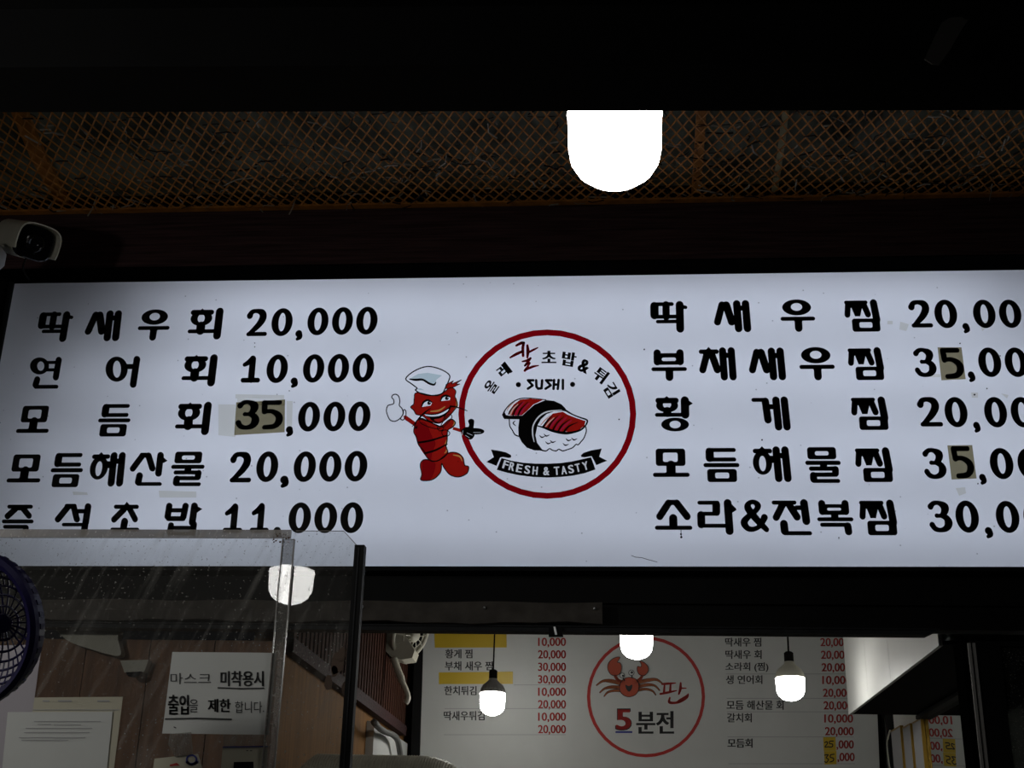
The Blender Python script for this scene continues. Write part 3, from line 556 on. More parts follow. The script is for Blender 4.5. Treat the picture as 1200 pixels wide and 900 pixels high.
# ------------------------------------------------------------------ bulbs
def bulb(c, r, label, es, style, zc, hk=.86, col=(1, .985, .95)):
    # c: middle of the diffuser; diffuser 2r wide, 1.72r high
    t = thing('hanging_bulb', (c[0], c[1], c[2]-hk*r), label, 'lamp')
    h = hk*r; cx, cy, cz = c; top = zc-(cz+h+1.8*r)
    pr = [(.02*r, -h), (.3*r, -h+.03*r), (.58*r, -h+.14*r), (.80*r, -h+.32*r), (.93*r, -h+.55*r), (.975*r, -h+.8*r), (1.0*r, h-.12*r), (1.02*r, h-.05*r), (.98*r, h)]
    MB().lathe(pr, c, 28).build('diffuser', lamp('bulb_light', col, es), t, True)
    hp = [(1.0*r, h+.001), (1.02*r, h+.06*r), (.96*r, h+.35*r), (.80*r, h+.62*r), (.52*r, h+.85*r), (.36*r, h+1.0*r), (.33*r, h+1.15*r)]
    MB().lathe(hp, c, 36, ribs=style == 'ribbed', rib=.05).build('bulb_housing', {'ribbed': 'greyplastic', 'smooth': 'cream', 'dark': 'blackmetal'}[style], t, style != 'ribbed')
    MB().lathe([(.30*r, h+1.1*r), (.33*r, h+1.15*r), (.33*r, h+1.75*r), (.2*r, h+1.85*r)], c, 20).build('socket', 'dark', t)
    MB().tube([(cx, cy, cz+h+1.8*r), (cx+.002, cy, cz+h+1.8*r+top*.5), (cx, cy, cz+h+1.8*r+top)], .0035, 6).build('cord', 'dark', t)
    return t
def roof(y): return 3.1+(y+2.5)/6.4
def at(px, py, d): r = ray(px, py).normalized(); return CAM+r*d
bulb(at(720.5, 173, 1.97), .0715, 'large glowing white bulb hanging under the black canopy in front of the orange mesh', OUT_BULB, 'dark', roof(1.65))
rb = at(341, 684, 4.19); rb.y = 4.0-rb.y
rb.z -= .012
bulb(rb, .072, 'white bulb hanging beside the viewer, seen only as a reflection in the acrylic screen', OUT_BULB, 'dark', roof(0), .76)
bulb(Vector((-1.80, 1.05, 2.30)), .075, 'added unseen bulb left of the frame that brightens the acrylic screen', 80, 'dark', roof(1.05))  # extra lamp out of view, added to lift the notice and timber
bulb(at(577, 825.5, 5.72), .055, 'small glowing bulb with ribbed grey housing in front of the left menu column', IN_BULB, 'ribbed', 2.95, .86)
bulb(at(926.5, 808, 5.17), .055, 'small glowing bulb with smooth cream housing in front of the right menu column', IN_BULB, 'smooth', 2.95, .78)
bulb(at(746, 757.5, 4.45), .055, 'glowing bulb half hidden by the door header above the red crab emblem', IN_BULB, 'smooth', 2.95, .78)

# ------------------------------------------------------------------ lintel and door header
zb = BL.z-.013
lin_top = U(600, 665.5, 3.66).z
def band(y, pa, pb, depth, m, name, x0=-1.93, x1=1.30, kind=None, pc=0):
    za, zb_ = U(600, pa, y).z, U(600, pb, y).z
    return MB().box(x0, x1, y, y+depth, zb_, za)
o = struct('trim_4', band(3.66, 664, 706, .06, 0, ''), 'blackmetal'); o['label'] = 'black lintel under the lit sign'
o = struct('trim_5', band(3.68, 706.3, 734, .06, 0, ''), 'blackmetal'); o['label'] = 'dark door header'
hd_ = MB(); zt, zbm = U(600, 733.5, 3.65).z, U(700, 744.3, 3.70).z
xr = U(1100, 735, 3.65).x; xr2 = U(1088, 745, 3.65).x
hd_.slab([(-1.93, 3.65, zt), (xr, 3.65, zt), (xr2, 3.65, zbm), (-1.93, 3.65, zbm)], (0, .05, 0))
rail = hd_.build('trim_6', 'darkmetal'); tag(rail, 'dark aluminium sliding rail under the header', kind='structure')
MB().box(-1.93, xr, 3.642, 3.652, zbm+.012, zbm+.016).build('rail_lip', 'darkmetal', rail)
# grey canvas strip, ends at x=705
za, zc = U(600, 707.5, 3.645).z, U(600, 731.5, 3.645).z
xe = U(706, 720, 3.645).x; mb = MB(); n = 40; vs = []; fs = []
for i in range(n+1):
    x = -1.92+(xe+1.92)*i/n; sag = .003*math.sin(i*.55)+.002*math.sin(i*1.7)
    ring = [(x, 3.62, zc+sag), (x, 3.612, (za+zc)/2+sag), (x, 3.622, za+.002*math.sin(i*.8)), (x, 3.657, za), (x, 3.657, zc+sag)]
    vs += ring
    if i:
        for k in range(5): fs.append(((i-1)*5+k, (i-1)*5+(k+1) % 5, i*5+(k+1) % 5, i*5+k))
fs += [tuple(range(5)), tuple(range(n*5, n*5+5))]
fab = mb.add(vs, fs).build('canvas_strip', 'fabric'); tag(fab, 'dull brown grey canvas strip screwed along the left part of the door header', 'strip')
for px, py in ((424.5, 711), (568, 712), (697, 713)):
    p = U(px, py, 3.608); MB().lathe([(.005, 0), (.004, .004), (.001, .005)], p, 10, (1,0,0), (0,0,1), (0,-1,0)).build('screw', 'alu', fab)
# small clip at the header
cl = thing('header_clip', U(650, 742, 3.64), 'small dark clip with a bright metal tongue under the header', 'clip')
MB().slab([U(*p, 3.635) for p in ((643,734),(658,734),(660,745.5),(643,745.5))], (0, .015, 0)).build('clip_body', 'blackmetal', cl)
MB().slab([U(*p, 3.63) for p in ((648.5,734.5),(651,734.5),(653,744),(650.5,744))], (0, -.003, 0)).build('clip_tongue', 'alu', cl)

# ------------------------------------------------------------------ shop interior
XL, XR, YB = -1.006, 1.255, 6.42
ZSL = 2.205                                  # foot of the slats, underside of the bulkhead
struct('wall_back', MB().box(-1.2, 1.6, YB, YB+.1, 0, 3.0), 'dark')
struct('ceiling', MB().box(-1.2, 1.6, 3.96, YB, 2.95, 3.0), 'concrete')
lw = struct('wall_interior_left', MB().box(XL-.10, XL-.012, 3.87, YB, 0, 2.95), 'wood_orange')
struct('wall_interior_right', MB().box(XR+.012, XR+.10, 3.87, YB, 0, 2.95), 'white')
# wood facade panel beside the opening, behind the screen
wf = thing('wall_facade_panel', (-1.5, 3.8, 0), 'brown timber cladding beside the shop opening behind the acrylic screen', 'cladding')
wf['kind'] = 'structure'; del wf['category']
for i in range(5):
    x0 = -2.0+i*.199
    MB().box(x0, x0+.196, 3.80, 3.86, 0, 2.18).build('cladding_board', 'wood_brown', wf)
# slatted panel on the left wall
sp = thing('slatted_panel', (XL, 5.0, ZSL), 'dark red brown vertical slat panel on the left shop wall', 'panel')
MB().box(XL-.010, XL+.002, 3.88, 6.12, ZSL, 2.94).build('backing', 'dark', sp)
y = 3.89; base = None
while y < 6.10:
    if base is None: base = MB().box(XL, XL+.018, y, y+.034, ZSL+.002, 2.94).build('slat', 'slat', sp); y_0 = y
    else:
        o = base.copy(); COL.objects.link(o); o.location = base.location+Vector((0, y-y_0, 0))
    y += .056
trm = MB().box(XL-.010, XL+.022, 3.88, 6.14, ZSL-.045, ZSL); o = trm.build('bottom_rail', 'wood_dark', sp)
# pale lower panel and grey hose on the left wall
tag(MB().box(XL-.012, XL+.02, 5.32, 6.2, 1.2, ZSL-.075).build('pale_wall_panel', 'paper'), 'pale grey panel low on the left shop wall under the slats', 'panel')
hs = MB().tube(catmull([tuple(UX(*p, XL+.06)) for p in ((438,846),(448,856),(460,861),(466,868),(469,884))], 5), .013, 8).build('grey_hose', mat('grey_rubber', (.12, .12, .11), .5), None, True)
tag(hs, 'grey hose curving down the pale panel beside the menu board', 'hose')
# menu board, leaning forward a little
BN = Vector((0, -math.cos(R_(10)), -math.sin(R_(10)))).normalized(); BP = Vector((0, 6.2, 2.3))
def onb(k=0): 
    return lambda x, y: UP(x, y, BP+BN*(.0012*k), BN)
brd = thing('menu_board', (.1, 6.25, 1.6), 'large grey white menu board on the back wall with red crab emblem and price columns', 'board')
q = [onb()(*p) for p in ((498, 700), (1022.5, 700), (1031.5, 905), (491.5, 905))]
dn = (q[3]-q[0]).normalized(); up_ = -dn
q[2] = q[2]+dn*.5; q[3] = q[3]+dn*.5
MB().slab(q, -BN*.02).build('board_panel', 'board', brd)
e0 = [onb(0)(*p) for p in ((488, 700), (498, 700), (491.5, 905), (481, 905))]
MB().slab([e0[0], e0[1], e0[2]+dn*.5, e0[3]+dn*.5], BN*.012).build('side_moulding', 'blackmetal', brd)
red, ink = F_(), F_()
def RT(f): f.map(onb(1)).build('price_text', 'redink', brd)
def KT(f): f.map(onb(1)).build('menu_text', 'ink', brd)
for i, s_ in enumerate(('10,000','20,000','30,000','30,000','10,000','20,000','10,000','20,000')):
    RT(text(s_, 630.5, 747.3+i*14.62, 663.3, 758.6+i*14.62, .030))
for t_, a, b, c, d in (('황게 찜',521.7,760.8,553.7,771.5),('부채 새우 찜',521.3,775,577.5,785.7),('한치튀김',520.7,804,558.5,814.7),('딱새우튀김',520,833.3,568,844.2),
                       ('딱새우 찜',849.7,747.3,892.2,757.7),('딱새우 회',850,761.8,892.6,772.2),('소라회 (찜)',850,776.3,900.5,787.5),('생 연어회',850.6,791.3,893.5,801.6),('모듬 해산물 회',851.4,820.8,918.4,831.8),('갈치회',852,835.8,881,846.5)):
    KT(text(t_, a, b, c, d, .025))
KT(text('모듬회', 852.5, 865.5, 882, 876.3, .035))
for i, (s_, y) in enumerate(zip(('20,000','20,000','20,000','10,000','20,000','20,000','10,000','20,000'), (747.6,762.4,777.1,792,807,821.8,837.1,852))):
    x = 961.2+i*.78; RT(text(s_, x, y, x+33.9, y+11.3, .030))
for x0, x1, y in ((980.2,1000.6,867.5),(981.2,1001.6,882.2)): RT(text(',000', x0, y, x1, y+11.3, .030))
red.E(757,816.7,69.2,70.8,757,816.7,65.4,67)
KT(text('분전', 745.5, 833.3, 790, 859.8, .036))
K8 = lambda *p: [(680+a[0]/5.625, 735+a[1]/5.625)+((a[2]/5.625,) if len(a) > 2 else ()) for a in p]
for s_ in ([(540,375,10),(580,372,12),(628,368,5)], [(555,385,9),(552,430,12)], [(595,380,9),(592,425,12)], [(528,440,10),(580,430,12),(635,418,5)], [(662,368,9),(660,405,14),(650,440,9)], [(660,402,10),(698,402,5)], [(590,465,8),(588,495,14),(630,498,12),(660,485,20),(700,460,18),(712,440,6)]): red.C(1,*[(a, b, w_*1.3) for a, b, w_ in K8(*s_)])
red.map(onb(1)).build('red_ring_and_brush_character', 'redink', brd)
F_().Q(721.3,856.8,741,859).map(onb(1)).build('blue_underline', 'blueink', brd)
F_().join(text('5', 720.8, 830.2, 740.5, 856, .06)).map(onb(1)).build('numeral_outline', 'ink', brd)
F_().join(text('5', 721.8, 831.2, 739.5, 855, .04)).map(onb(2)).build('numeral', 'redink', brd)
fl = F_()
for x0, x1, y in ((602,663,802.6),(521,663,830.4),(520,663,861),(851,992,789.8),(851.5,994,818.4),(852,995,834.2),(852.5,1000.5,863.6),(853.5,1002,895)): F_().Q(x0, y-.35, x1, y+.35).map(onb(1)).build('rule_line', 'faint', brd)
for nm, poly in (('yellow_tape', [(509,740),(593.5,740),(593.8,758.8),(509.5,759)]), ('yellow_tape', [(514.3,788),(601,787),(601,801.5),(514.5,801.8)]), ('yellow_tape', [(964.6,863.8),(979,863.6),(979.8,879.8),(965.4,880)]), ('yellow_tape', [(965.6,880.2),(980.2,880),(980.4,895.6),(966.4,895.9)])):
    F_().F(*poly).map(onb(2)).build(nm, 'yellow', brd)
K9 = lambda *p: [(840+a[0]/5.456, 735+a[1]/5.456)+((a[2]/5.456,) if len(a) > 2 else ()) for a in p]
fl = F_()
for s_ in ([(690,738),(704,732),(706,745),(692,766),(714,764)], [(745,728),(722,730),(722,744),(740,748),(738,764),(718,766)], [(690,818),(712,816),(700,834),(714,846),(702,864),(690,860)], [(750,812),(728,816),(727,832),(746,838),(744,854),(724,862)]): fl.C(1.3,*K9(*s_))
fl.map(onb(3)).build('handwritten_prices', 'ink', brd)
# crab
cb, lg, ol = F_(), F_(), F_()
cb.B(*K8((320,330),(370,345),(388,390),(370,440),(320,460),(275,440),(258,400),(275,350)))
cb.B(*K8((262,198),(225,202),(190,230),(180,270),(200,310),(235,320),(265,300),(272,262),(262,235),(245,230)))
cb.B(*K8((392,222),(425,235),(448,265),(445,295),(420,320),(390,312),(375,285),(378,258),(398,262),(402,245)))
cb.C(1,*K8((225,310,20),(245,345,20),(285,365,18))).C(1,*K8((410,315,18),(395,340,20),(360,365,18)))
for s_ in ([(265,372,20),(205,355,22),(150,355,12),(108,382,5)], [(262,395,18),(205,395,18),(160,405,10),(130,430,5)], [(268,418,16),(220,418,14),(180,430,9),(158,455,4)], [(382,365,20),(440,350,20),(500,345,14),(538,368,5)], [(388,390,18),(440,380,18),(490,385,10),(522,415,5)], [(382,415,16),(430,408,14),(475,420,9),(497,446,4)]):
    F_().C(1,*K8(*s_)).map(onb(2)).build('crab_leg', 'crableg', brd); ol.C(1,*[(a, b, w_+.9) for a, b, w_ in K8(*s_)])
ol2 = F_()
for a in ([(276,318,36)], [(337,300,40)]): ol2.disc(K8(a[0][:2])[0], a[0][2]/5.625/2)
for s_ in ([(282,335,7),(292,352,7)], [(340,318,7),(342,335,7)]): ol2.C(1,*K8(*s_))
ol2.B(*K8((298,380),(320,388),(342,378),(340,405),(322,425),(304,408)))
for pts in ([(320,330),(370,345),(388,390),(370,440),(320,460),(275,440),(258,400),(275,350)], [(262,198),(225,202),(190,230),(180,270),(200,310),(235,320),(265,300),(272,262),(262,235),(245,230)], [(392,222),(425,235),(448,265),(445,295),(420,320),(390,312),(375,285),(378,258),(398,262),(402,245)]):
    c_ = catmull(K8(*pts), 4, True); ol2.S(.7, *(c_+[c_[0]]))
ol.map(onb(1)).build('crab_outline', 'ink', brd); cb.map(onb(3)).build('crab_body', 'crab', brd); ol2.map(onb(4)).build('crab_face', 'ink', brd)
F_().disc(K8((276,318))[0], 2.5).disc(K8((337,300))[0], 2.9).map(onb(5)).build('crab_eyes', 'board', brd)
F_().disc(K8((282,320))[0], 1.3).disc(K8((340,298))[0], 1.4).map(onb(6)).build('crab_pupils', 'ink', brd)

# white bulkhead on the right
XB = .955; YF = 5.50
bk = thing('bulkhead_box', (XR-.1, 4.6, ZSL), 'white boxed-in overhead cabinet along the right shop wall', 'cabinet')
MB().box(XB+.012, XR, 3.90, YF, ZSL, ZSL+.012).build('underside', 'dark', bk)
for i, (y0, y1) in enumerate(((3.90, 4.62), (4.62, 5.05), (5.05, YF))):
    MB().box(XB, XB+.012, y0+.0015, y1-.0015, ZSL-.003, 2.94).build('side_panel', 'white', bk)
MB().box(XB+.012, XR, YF-.012, YF, ZSL+.012, 2.94).build('end_panel', 'white', bk)
tag(MB().box(XR-.03, XR+.01, 3.92, YF, ZSL-.018, ZSL-.003).build('mirror_top_batten', 'blackmetal'), 'black batten between the mirror and the overhead cabinet', 'batten')
# mirror on the right wall
mr = thing('wall_mirror', (XR, 4.9, 1.6), 'wall mirror on the right shop wall reflecting the menu board', 'mirror')
MB().box(XR, XR+.01, 4.1, 6.14, 1.4, ZSL-.019).build('mirror_glass', 'mirror', mr)
MB().box(XR-.02, XR+.012, 6.14, 6.17, 1.4, 2.9).build('edge_strip', 'blackmetal', mr)
# gilt-edged frames leaning on the mirror
def gilt(pxa, pxb, ytop, lab, xo):
    X = XR-.012-xo; a, b = UX(pxa, 880, X), UX(pxb, 880, X); y0, y1 = sorted((a.y, b.y)); zt = UX(pxa, ytop, X).z
    t = thing('gilt_frame', (X, (y0+y1)/2, 1.4), lab, 'frame')
    MB().box(X, X+.01, y0+.008, y1, 1.4, zt).build('picture', 'faint', t)
    MB().box(X-.003, X+.011, y0-.002, y0+.007, 1.4, zt+.004).build('moulding', 'gold', t)
    MB().box(X-.002, X+.011, y0+.008, y1, zt, zt+.006).build('moulding', 'gold', t)
gilt(1046, 1058, 857, 'narrow gilt edged frame farthest along the right shop wall mirror', 0)
gilt(1060, 1070, 853, 'gilt edged frame in the middle of the three by the mirror', 0)
gilt(1072, 1083, 847, 'gilt edged frame nearest the sliding door by the mirror', 0)
tag(MB().tube(catmull([tuple(UX(*p, XR-.02)) for p in ((1043,856),(1040,870),(1041,885),(1044,905))], 4), .004, 6).build('white_cable', 'cream'), 'thin white cable hanging beside the mirror edge', 'cable')

# wall fan and its sleeve
FX = -.86
fan = thing('wall_fan', U(470, 760, 5.6), 'white wall fan with round wire guard high on the left shop wall', 'fan')
p = [U(x, y, 5.5) for x, y in ((420,728),(455,728),(472,740),(486,762),(483,771),(470,773),(459,770),(447,758))]
MB().slab(p, (0, .12, 0)).build('fan_body', 'cream', fan)
fc = U(481, 743, 5.55); ax = Vector((.75, -.45, -.35)).normalized(); sx_ = ax.orthogonal().normalized(); sy_ = ax.cross(sx_)
rr = .105
cir = lambda r, z, n=32: [fc+ax*z+sx_*(r*math.cos(2*math.pi*k/n))+sy_*(r*math.sin(2*math.pi*k/n)) for k in range(n+1)]
MB().tube(cir(rr, 0), .010, 8, False).build('guard_ring', 'cream', fan, True)
MB().tube(cir(rr*.6, .02), .003, 6, False).build('guard_ring', 'cream', fan, True)
for k in range(12):
    a = 2*math.pi*k/12; d = sx_*math.cos(a)+sy_*math.sin(a)
    MB().tube([fc+ax*.03+d*.02, fc+ax*.025+d*.06, fc+d*rr], .0022, 5).build('guard_wire', 'cream', fan)
MB().lathe([(.03, -.02), (.03, .03), (.02, .04)], fc, 16, sx_, sy_, ax).build('hub', 'cream', fan, True)
for k in range(3):
    a = 2*math.pi*k/3; d = sx_*math.cos(a)+sy_*math.sin(a); e_ = ax.cross(d)
    MB().slab([fc+d*.02-e_*.012, fc+d*.09-e_*.03, fc+d*.095+e_*.02, fc+d*.02+e_*.012], ax*.004).build('blade', 'greyplastic', fan)
tag(MB().tube(catmull([tuple(U(x, y, 5.5)) for x, y in ((461,771),(466,785),(472,800),(477,812),(478,819),(475,824))], 5), [.016]*10+[.012]*16, 10).build('cream_hose', 'bundle', None, True), 'cream insulated pipe hanging below the wall fan', 'pipe')
# ribbed cream cover along the bottom
n = 130; mb = MB(); vs = []; fs = []; m_ = 12
YC = 4.02
zt = U(480, 885, YC).z; xa, xb = max(XL+.03, U(343, 890, YC).x), U(548, 890, YC).x
for i in range(n+1):
    t = i/n; x = xa+(xb-xa)*t; f_ = min(1, (t/.12))**.5 if t < .12 else (1 if t < .72 else math.sqrt(max(0, 1-((t-.72)/.285)**2)))
    h_ = .030+(.09)*f_; rb_ = 1-(.022 if i % 2 else 0)
    for k in range(m_): a = math.pi*k/(m_-1); vs.append((x, YC-.11*math.cos(a)*rb_, zt-.12+h_*math.sin(a)**.7*rb_))
    if i:
        for k in range(m_-1): fs.append(((i-1)*m_+k, (i-1)*m_+k+1, i*m_+k+1, i*m_+k))
mb.add(vs, fs)
cs_ = thing('covered_case', (-.75, YC, 0), 'cream ribbed plastic cover on top of the cabinet inside the doorway', 'cover')
mb.build('ribbed_cover', 'bundle', cs_)
MB().box(xa, xb-.02, YC-.10, YC+.10, 0, zt-.118).build('cabinet', 'white', cs_)

# ------------------------------------------------------------------ sliding door at the right
dr = thing('door_1', (1.1, 3.78, 0), 'black framed sliding glass door at the right edge of the opening', 'door'); dr['kind'] = 'structure'; del dr['category']
X1, X2 = U(1138, 760, 3.7).x, U(1172, 760, 3.7).x
MB().box(X1, X2, 3.70, 3.75, 0, 2.18).build('stile', 'blackmetal', dr)
MB().box(X2, 1.6, 3.70, 3.75, U(1180, 757, 3.7).z, 2.18).build('top_rail', 'blackmetal', dr)
MB().box(X2, 1.6, 3.72, 3.726, 0, U(1180, 757, 3.7).z).build('pane', 'dglass', dr)
xs = U(1127, 760, 3.71).x
MB().box(xs, X1, 3.71, 3.80, 0, 2.18).build('jamb', 'dead_black', dr)
zt = U(1136, 754, 3.7).z
for a in (1134.5, 1140): x = U(a, 760, 3.695).x; MB().box(x, x+.007, 3.690, 3.700, 0, zt).build('weather_strip', 'greyplastic', dr)

# ------------------------------------------------------------------ acrylic screen in front, at the left
YA = 2.0
sc_ = thing('acrylic_screen', (-1.1, YA, 0), 'tall dusty clear acrylic screen with black edge channel at lower left', 'screen')
ztop = U(200, 622, YA).z; xj = U(337, 640, YA).x; xk = U(419, 640, YA).x; xc = U(403, 622, YA).x; zk = U(419, 640, YA).z
MB().slab([(-2.3, YA, .0), (xj+.004, YA, .0), (xj+.004, YA, ztop), (-2.3, YA, ztop)], (0, .0001, 0)); 
MB().add([(-2.3, YA, 0), (xj+.01, YA, 0), (xj+.01, YA, ztop), (-2.3, YA, ztop)], [(0, 1, 2, 3)]).build('front_sheet', 'acr', sc_)
MB().add([(xj+.01, YA, 0), (xk, YA, 0), (xk, YA, zk), (xc, YA, ztop), (xj+.01, YA, ztop)], [(0, 1, 2, 3, 4)]).build('side_sheet', 'acr', sc_)
MB().box(-2.3, xj+.005, YA-.004, YA-.001, U(200, 631, YA).z, ztop+.001).build('top_strip', 'acr_edge', sc_)
MB().box(xj-.007, xj+.012, YA-.006, YA-.001, 0, ztop-.015).build('joint_strip', 'acr_clear', sc_)
for x in (xj-.008, xj+.011): MB().box(x, x+.0013, YA-.008, YA-.001, 0, ztop-.015).build('joint_edge', 'acr_edge', sc_)
MB().tube([(xj+.012, YA-.001, ztop), (xc, YA-.001, ztop), (xk, YA-.001, zk)], .0007, 5).build('sheet_edge', 'acr_edge', sc_)
MB().box(xk-.003, xk+.013, YA-.009, YA+.009, 0, zk).build('edge_channel', 'blackmetal', sc_)
MB().box(xk+.003, xk+.005, YA-.0105, YA-.009, 0, zk-.005).build('channel_groove', 'darkmetal', sc_)
mb = MB()
for i in range(22):
    p = U(random.uniform(318, 340), random.uniform(625, 636), YA-.006); mb.lathe([(.0016*random.random()+.0005, 0), (.0006, .001)], p, 6, (1,0,0), (0,0,1), (0,-1,0))
for px, py, a, b in ((395,778,7,12),(400,768,5,9),(392,787,4,6),(404,808,3,8),(385,800,4,9)):
    c = U(px, py, YA-.003); k = 1/690; mb.slab([c+Vector((math.cos(t*.7)*a*k*(.8+.4*random.random()), 0, math.sin(t*.7)*b*k*(.8+.4*random.random()))) for t in range(9)], (0, -.001, 0))
o = mb.build('glue_and_grime', mat('brown_grime', (.09, .055, .035), .7), sc_); o['kind'] = 'stuff'

def ona(k=0): return lambda x, y: U(x, y, YA-.002-.0008*k)
def sheet(name, poly, m, label, cat, k=0):
    t = thing(name, ona(k)(*poly[0]), label, cat); MB().slab([ona(k)(*p) for p in poly], (0, .0004, 0)).build('sheet', m, t); return t
nt_ = sheet('handwritten_notice', [(202,764),(324,765),(315,861),(190,859.5)], 'paper', 'white paper notice with black Korean handwriting and underlines taped to the acrylic screen', 'notice', 1)
fl = F_()
fl.join(text('마스크', 199.7, 788.7, 247.2, 801.9, -.002)).join(text('미착용시', 258.3, 786.3, 309.2, 804.2, .035)).join(text('출입', 196.7, 814.2, 221.5, 837.5, .035)).join(text('을', 222, 819.5, 232, 834.7, 0))
fl.join(text('제한', 243.3, 819, 270.5, 834.7, .035)).join(text('합니다.', 275.3, 821.7, 309.4, 835.5, -.002))
fl.S(1.6,(255.5,806),(282,807),(309,806.6)).S(1.9,(194,842.6),(230,841.8),(271,843)).S(1.3,(204,852),(206,853))
fl.map(ona(2)).build('handwriting', 'ink', nt_)
tp_ = lambda poly, lab: tag(MB().slab([ona(3)(*p) for p in poly], (0, -.0004, 0)).build('clear_tape', 'tape'), lab, 'tape')
tp_([(199,860),(224,858),(226,884),(205,887),(197,872)], 'crumpled clear tape under the handwritten notice, left piece')
tp_([(262,861),(312,861),(311,873),(262,875)], 'clear tape under the handwritten notice, right piece')
pa = sheet('plain_sheet', [(-40,757),(49,755.5),(38,835),(34,905),(-60,905)], 'paper2', 'plain lilac grey sheet behind the purple colander', 'paper', 0)
pc_ = sheet('cream_form', [(38,817.5),(144,816.5),(133,905),(30,905)], 'paper3', 'cream form with a header row, behind the printed white sheet', 'paper', 0)
fl = F_()
for x0, x1 in ((50,58),(68,84),(114,128)): fl.Q(x0,820.5,x1,822.3)
fl.Q(38,831.5,140,832.3).map(ona(1)).build('header_print', 'faint', pc_)
pb = sheet('printed_sheet', [(9,834.5),(132,834),(125,905),(2,905)], 'paper', 'white printed sheet with faint text lines at the bottom left of the screen', 'paper', 2)
fl = F_()
for y, x0, x1 in ((845,40,118),(848.5,44,60),(849,63,95),(853,30,108),(858,28,105),(864,22,100),(867,25,80)): fl.Q(x0,y,x1,y+.9)
fl.map(ona(3)).build('faint_text', 'faint', pb)
cd_ = sheet('blue_logo_card', [(181,889),(232,883.5),(240,910),(178,910)], 'paper3', 'small cream card with a round blue logo at the bottom of the screen', 'card', 1)
F_().E(224.5,890,6.8,6,224.5,890,4.6,4).C(1,(219,893,3),(224,896,2.5),(231,893,3)).map(ona(2)).build('round_logo', 'blueink', cd_)
F_().F((199,896),(207,894),(211,897),(199,898)).map(ona(2)).build('red_mark', 'redink', cd_)
dv = sheet('white_device', [(261,876),(314,875),(312,910),(258,910)], 'paper3', 'small white device with black screen and blue top edge on the acrylic screen', 'device', 1)
MB().slab([ona(3)(*p) for p in ((274,893),(297,892.5),(297,909),(273,909))], (0, .0006, 0)).build('screen', 'glassblack', dv)
F_().F((261,874.8),(314,873.8),(314,875.4),(261,876.4)).map(ona(2)).build('blue_edge', 'blueink', dv)
F_().Q(288.5,879.2,291,880.2).Q(293,879.2,295.5,880.2).map(ona(2)).build('marks', 'ink', dv)

# cream things on the cladding
lsh = thing('cream_wall_cover', U(110, 745, 3.78), 'cream curved cover mounted at the top of the brown cladding behind the screen', 'cover')
pts = [U(x, y, 3.78) for x, y in catmull([(67,731),(74,744),(88,755),(108,762),(128,768),(146,770),(143,752),(138,731)], 4, True)]
MB().slab(pts, (0, -.035, 0)).build('shell', 'cream', lsh)
sn = thing('cream_sensor', U(162, 785, 3.78), 'small cream sensor box with a dark lens on the brown cladding', 'sensor')
MB().slab([U(x, y, 3.78) for x, y in ((145,776),(178,775),(173,789),(150,790))], (0, -.03, 0)).build('case', 'cream', sn)
MB().slab([U(x, y, 3.75) for x, y in ((150,789),(168,788),(166,793),(160,795),(153,794))], (0, -.02, 0)).build('lens', 'glassblack', sn)

# ------------------------------------------------------------------ purple colander hanging in front of the screen
cc = at(-40, 737, 1.93)
col_ = thing('purple_colander', cc, 'purple plastic colander hanging at the left edge in front of the acrylic screen', 'colander')
ax = Vector((.14, .94, .28)).normalized(); sx_ = Vector((0, 0, 1)).cross(ax).normalized(); sy_ = ax.cross(sx_)
RR, DP = .105, .085
def cp(th, t):                           # t 0 rim .. 1 base centre
    ph = t*math.pi/2; r = RR*.93*math.cos(ph)**.75 if t < 1 else 0; z = DP*math.sin(ph)**.85
    return cc+ax*z+sx_*(r*math.cos(th))+sy_*(r*math.sin(th))
bas = MB(); NR = 48
ts = [0, .1, .2, .3, .4, .5, .6, .7, .8, .9, .96]
for t in ts[1:]: bas.tube([cp(2*math.pi*k/NR, t) for k in range(NR+1)], .0019, 5, False)
for k in range(NR):
    last = 10 if k % 2 == 0 else 7
    bas.tube([cp(2*math.pi*k/NR, t) for t in ts[:last+1]], .0014, 4, False)
bas.lathe([(.012, 0), (.012, .003)], cc+ax*(DP-.002), 16, sx_, sy_, ax)
bas.build('bowl_lattice', 'purple', col_)
MB().lathe([(RR*.93, -.002), (RR, -.006), (RR*1.04, 0), (RR*1.04, .006), (RR*1.0, .024), (RR*.965, .026), (RR*.93, .012)], cc, 56, sx_, sy_, ax).build('x', 'purple', col_) if 0 else None
prof = [(RR*.925, .0), (RR*.93, -.006), (RR*.985, -.008), (RR*1.04, -.004), (RR*1.045, .004), (RR*1.0, .010), (RR*.99, .026), (RR*.955, .026), (RR*.925, .0)]
n = 64; vs = []; fs = []
for r, z in prof:
    for k in range(n): a = 2*math.pi*k/n; vs.append(cc+ax*z+sx_*(r*math.cos(a))+sy_*(r*math.sin(a)))
for i in range(len(prof)-1):
    for k in range(n): fs.append((i*n+k, i*n+(k+1) % n, (i+1)*n+(k+1) % n, (i+1)*n+k))
MB().add(vs, fs).build('rim', 'purple', col_)
for k in range(40):
    a = 2*math.pi*k/40; d = sx_*math.cos(a)+sy_*math.sin(a); t_ = ax.cross(d)
    c = cc+d*(RR*.980)+ax*.013; MB().slab([c-t_*.0035, c+t_*.0035, c+t_*.0035+d*.003, c-t_*.0035+d*.003], ax*.010).build('rim_rib', 'purple', col_)
hk = cc+sy_*(RR*1.03)
MB().tube([hk, hk+Vector((0, .01, .03)), hk+Vector((0, .05, .045)), hk+Vector((0, .055, .02))], .003, 6).build('hook', 'alu', col_)

